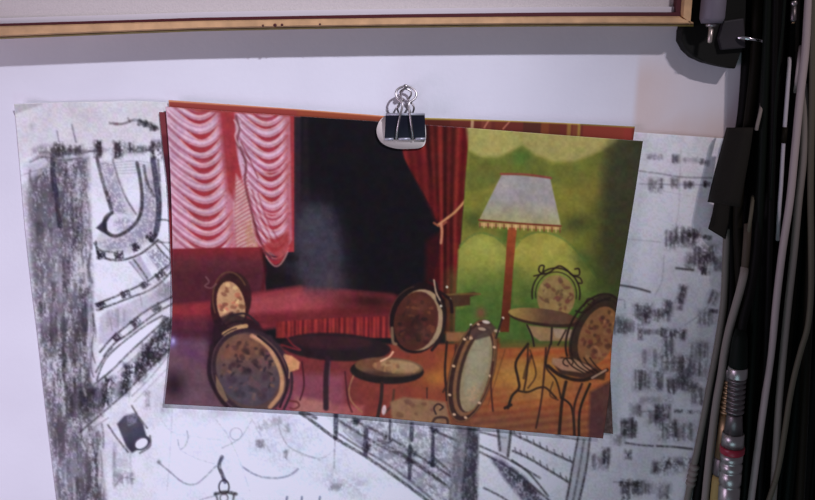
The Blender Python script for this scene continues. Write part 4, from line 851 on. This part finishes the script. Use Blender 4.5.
cable('jacket', '', [(789.6, 58), (788.6, 74), (786.8, 100), (784.6, 128), (783, 150), (781, 185), (779, 212), (777.6, 240)], 3.6, [.026, .032, .034, .034, .034, .034, .033, .026], M['white'], parent=t)
bm = bmesh.new(); tube(bm, [W(785, 127, .034), W(783.4, 143, .034)], .0022, 12); e = bm_obj('joint', bm, M['black2'], t); e['label'] = 'dark taped joint of the white wire'
cable('signal_cable', 'dull olive-grey cable bending down the far right side of the bundle', ext([(813, 0), (812, 100), (810.5, 190), (811, 240), (811, 290), (808, 325), (801, 350), (794.5, 375), (789.5, 400), (785, 430), (780, 460), (775.5, 480), (769, 500)]), 5.4, .037, M['grey4'])
cable('signal_cable', 'grey cable running down the right margin of the charcoal sheet', [(727, 228), (726.2, 250), (724, 300), (718.5, 340), (711, 380), (703.5, 420), (697.5, 450), (693.6, 468), (690.4, 484), (686, 508), (680, 545)], 7, .007, M['grey3'])
bm = bmesh.new(); rings = []
prof = [(0, .0036)]
for k in range(4): prof += [(k / 4 + .02, .0036), (k / 4 + .04, .0044), (k / 4 + .17, .0044), (k / 4 + .19, .0036)]
revolve(bm, W(695, 464, .007), W(690, 486, .007), prof + [(1, .0036)], 16)
tag(bm_obj('cable_boot', bm, M['grey2']), 'ribbed grey boot sleeved on the cable along the charcoal sheet', 'cable boot')
cable('signal_cable', 'thick grey cable with a rounded upper end slanting down left of the metal plugs', [(744.6, 268), (743.4, 276), (739.6, 292), (734, 312), (728.6, 332), (724.6, 352), (721, 376), (716.4, 402), (712.4, 432), (708, 470), (703, 520), (700, 545)], 7.6, [.029, .034, .034, .032, .030, .028, .026, .024, .022, .021, .020, .020], M['grey2'])
cable('signal_cable', 'brownish cable above the rounded end of the thick grey cable', [(748, 224), (747, 240), (745.8, 256), (744.8, 270)], 7, [.027, .031, .031, .029], M['brown'])
cable('signal_cable', 'faint dark grey wire beside the lower flap of cloth tape', [(753, 196), (751.6, 210), (749.4, 226), (747.6, 240)], 3.4, [.026, .033, .033, .026], M['grey4'])
cable('signal_cable', 'small grey wire end poking out above the cloth tape', [(762.4, 100), (760.4, 112), (757.6, 124), (756.4, 130)], 3.2, [.026, .033, .034, .033], M['grey2'])
cable('signal_cable', 'thin dark grey wire near the top of the bundle, left of the small jack', ext([(784.6, 0), (782.4, 30), (779, 60), (776, 95), (774, 140), (771, 200)])[:-1], 3, .036, M['black3'])

def plug(name, label, cat, a, b, d, boot, parts, seg=28):
    """a connector hanging from a->b (photo points); parts: (name, t0, t1, [(t, half width px)], material, label)"""
    A, B = W(*a, d), W(*b, d); t = thing(name, label, cat, A)
    for nm, t0, t1, pr, m, lb in parts:
        bm = bmesh.new(); revolve(bm, A.lerp(B, t0), A.lerp(B, t1), [(q, h * MM) for q, h in pr], seg)
        e = bm_obj(nm, bm, M[m], t); 
        if lb: e['label'] = lb
    return t
def ribs(n, lo, hi):
    o = [(0, lo)]
    for k in range(n): o += [((k + .10) / n, lo), ((k + .22) / n, hi), ((k + .62) / n, hi), ((k + .74) / n, lo)]
    return o + [(1, lo)]
big = plug('jack_plug', 'large nickel plug with a ribbed sleeve and a red ring, lower right', 'plug', (741.5, 318), (727, 522), .040, None, [
    ('boot', .05, .23, [(0, 4.6), (.25, 7), (.9, 8.6), (1, 8.2)], 'black3', 'greenish-black boot of the plug'),
    ('collar', .228, .28, [(0, 8.6), (.1, 9.2), (.9, 9.2), (1, 8.4)], 'steel', 'nickel collar'),
    ('ribbed_sleeve', .28, .452, ribs(7, 6.2, 8.6), 'dsteel', 'ribbed nickel sleeve'),
    ('neck', .452, .545, [(0, 6.6), (.1, 7.4), (1, 8.8)], 'dsteel', 'plain tapering nickel neck'),
    ('barrel', .545, .61, [(0, 8.8), (.06, 10.4), (1, 10.8)], 'steel', 'bright upper barrel'),
    ('red_ring', .61, .644, [(0, 11.2), (.15, 11.8), (.85, 11.8), (1, 11.2)], 'red', 'red ring round the plug'),
    ('lower_barrel', .644, 1.0, [(0, 10.8), (.10, 10.8), (.11, 9.9), (.145, 9.9), (.155, 10.8), (.235, 10.8), (.245, 9.9), (.275, 9.9), (.285, 10.8), (.43, 10.6), (.44, 9.7), (.48, 9.7), (.49, 10.4), (1, 10)], 'steel', 'grooved lower barrel'),
])
e = cable('cable', '', [(741.6, 332), (744, 318), (749.5, 296), (754.5, 268), (757.5, 235), (759.5, 195), (761, 168)], 8, [.0402, .040, .038, .034, .031, .029, .0275], M['black'], parent=big); e['label'] = 'black cable going into the plug'
plug('jack_plug', 'worn brass ribbed plug tucked behind the left side of the red-ringed plug', 'plug', (735, 340), (714, 524), .026, None, [
    ('cable', -.2, .1, [(0, 4), (1, 4.4)], 'black2', 'black cable going into the brass plug'),
    ('boot', .05, .15, [(0, 4.4), (1, 6.8)], 'black3', None),
    ('collar', .145, .205, [(0, 6.8), (.1, 7.2), (1, 7)], 'steel', 'nickel collar'),
    ('ribbed_sleeve', .205, .39, ribs(7, 5.6, 7), 'brass', 'brown ribbed sleeve'),
    ('barrel', .39, .62, [(0, 6.6), (.4, 6.4), (1, 7)], 'brass', None),
    ('ring', .62, .72, [(0, 6.4), (.1, 7.4), (.9, 7.4), (1, 6.6)], 'dsteel', None),
    ('sleeve', .72, 1.0, [(0, 6.2), (.1, 7), (1, 6.4)], 'yellow', 'yellow lower sleeve'),
])
plug('jack_plug', 'tiny grey jack hanging near the top edge, left of the longest light cable', 'plug', (794.6, -14), (793, 24), .036, None, [
    ('cable', -.8, .3, [(0, 1.8), (1, 1.8)], 'black', None),
    ('collar', .38, .52, [(0, 2.2), (.3, 2.8), (.7, 2.8), (1, 2.2)], 'steel', 'bright collar'),
    ('barrel', .5, .94, [(0, 2.4), (.9, 2.6), (1, 1.8)], 'dsteel', None),
    ('tip', .93, 1.0, [(0, 1.2), (.6, 1.5), (1, .6)], 'brass', None),
])
M['glint'] = mat('polished_pin', (.9, .88, .86), .14, 1, .5); M['dplug'] = mat('dull_grey_barrel', (.165, .145, .165), .5, 0, .35); M['pin'] = mat('pin_metal', (.55, .47, .40), .35, .7, .5)
plug('jack_plug', 'grey barrel plug with a bare metal pin, hanging beside the gilt frame corner', 'plug', (717, -34), (709.6, 43), .029, None, [
    ('barrel', -.6, .74, [(0, 9), (.4, 9.6), (.62, 10), (.80, 10.8), (.95, 10.8), (1, 9)], 'dplug', 'dull grey barrel'),
    ('rim', .74, .79, [(0, 4.6), (.3, 5.2), (.8, 5), (1, 3.6)], 'steel', 'bright metal rim'),
    ('pin', .78, 1.0, [(0, 2.2), (.93, 2.0), (1, 1.2)], 'pin', 'bare metal pin'),
])
# black angled mains plug with a grey block, fixed on the wall behind the barrel plug
t = thing('wall_adapter', 'black rounded power adapter against the wall, beside the gilt frame corner', 'adapter', W(705, 40, 0))
bm = bmesh.new()
slab(bm, [W(x + 1, y, .0165) for x, y in [(697, -60), (746, -60), (745, 0), (744, 34), (741, 50), (734.5, 69), (722, 66.5), (706, 62.5), (694, 57.5), (686, 50), (681, 41), (681.5, 30), (690, 10), (694, -20)]], .016, .0015)
bm_obj('body', bm, M['plug'], t, smooth=False)
bm = bmesh.new(); slab(bm, [W(x, y, .0215) for x, y in [(724, 21), (744, 18), (746, 48), (722, 50), (719, 38)]], .0055, .0012)
e = bm_obj('raised_block', bm, M['plug_grey'], t, smooth=False); e['label'] = 'dark grey raised block of the adapter'
bm = bmesh.new(); wire(bm, [W(738, 37.6, .0225), W(745, 38, .0255), W(751, 39, .0265), W(757, 40.2, .026), W(766, 42.2, .0235)], .0013)
e = tag(bm_obj('metal_pin', bm, M['glint']), 'short bright metal pin crossing the gap between the adapter and the bundle', 'pin')

# cloth tape flaps wrapped round the left of the bundle
def flap(label, left, right, d0, d, m, th=.0012):
    bm = bmesh.new(); rows = []; n = 10
    L, R = edge(left, 14), edge(right, 14)
    for i in range(14):
        row = []
        for k in range(n + 1):
            q = k / n; p = L[i] * (1 - q) + R[i] * q
            row.append(W(p[0], p[1], d0 + (d - d0) * min(1, q * 1.5) ** .6))
        rows.append(row)
    f = [[bm.verts.new(p) for p in r_] for r_ in rows]; g = [[bm.verts.new(p + Vector((0, th, 0))) for p in r_] for r_ in rows]
    for i in range(13):
        for k in range(n):
            bm.faces.new((f[i][k], f[i + 1][k], f[i + 1][k + 1], f[i][k + 1])); bm.faces.new((g[i][k + 1], g[i + 1][k + 1], g[i + 1][k], g[i][k]))
    for i in range(13):
        for k in (0, n): bm.faces.new((f[i][k], g[i][k], g[i + 1][k], f[i + 1][k]))
    for i in (0, 13):
        for k in range(n): bm.faces.new((f[i][k], f[i][k + 1], g[i][k + 1], g[i][k]))
    tag(bm_obj('cloth_tape', bm, m), label, 'tape')
flap('lower black cloth tape flap on the bundle, its bottom edge over the charcoal sheet', [(715.5, 196), (713, 212), (708.5, 229)], [(733, 198), (730, 218), (725.5, 239.5)], .009, .0135, M['tape'])
flap('upper, longer black cloth tape flap folded round the left of the bundle', [(727, 127.6), (721, 150), (714, 176), (708, 202)], [(753.5, 127.6), (750, 152), (745, 180), (740, 207.5)], .0115, .0345, M['tape'])

# ------------------------------------------------------------------ light: ceiling lamp up right, added fills for the left, the foot and the cables
sc = bpy.context.scene
w = bpy.data.worlds.new('world'); sc.world = w; w.use_nodes = True
bg = w.node_tree.nodes['Background']; bg.inputs['Color'].default_value = (.82, .78, 1.0, 1); bg.inputs['Strength'].default_value = .115
def aim(o, loc, at):
    C.objects.link(o); o.location = loc; o.rotation_euler = (Vector(at) - Vector(loc)).to_track_quat('-Z', 'Y').to_euler()
# spotlight under the ceiling, up to the right, its beam centred on the left part of the prints
l = bpy.data.lights.new('ceiling_and_fill_spot', 'SPOT'); l.energy = 214; l.color = (.80, .79, 1.0); l.shadow_soft_size = .035; l.spot_size = math.radians(19.6); l.spot_blend = 1.0
at = W(228, 280); aim(bpy.data.objects.new('ceiling_and_fill_spot', l), at + Vector((.42, -.68, .62)) * 2.4, at)
# added fill spot beside it, brightening the cables and the wall there
l = bpy.data.lights.new('ceiling_and_fill_spot', 'SPOT'); l.energy = 60; l.color = (.98, .84, .92); l.shadow_soft_size = .035; l.spot_size = math.radians(7.8); l.spot_blend = 1.0
aim(bpy.data.objects.new('ceiling_and_fill_spot', l), at + Vector((.42, -.68, .62)) * 2.4 + Vector((.14, 0, 0)), W(778, 90))
# added violet fill from the left, no window in sight
l = bpy.data.lights.new('left_fill', 'AREA'); l.shape = 'DISK'; l.size = .5; l.energy = 3.6; l.color = (.86, .70, 1.0)
aim(bpy.data.objects.new('left_fill', l), W(-600, 420) + Vector((0, -.55, 0)), W(60, 400))
# added cool fill from below the sheet, source unseen
l = bpy.data.lights.new('low_cool_fill', 'AREA'); l.shape = 'DISK'; l.size = .5; l.energy = .9; l.color = (.55, .85, 1.0)
aim(bpy.data.objects.new('low_cool_fill', l), W(430, 900) + Vector((0, -.6, 0)), W(430, 520))
sc.view_settings.view_transform = 'Standard'; sc.view_settings.look = 'None'; sc.view_settings.exposure = 0; sc.view_settings.gamma = 1
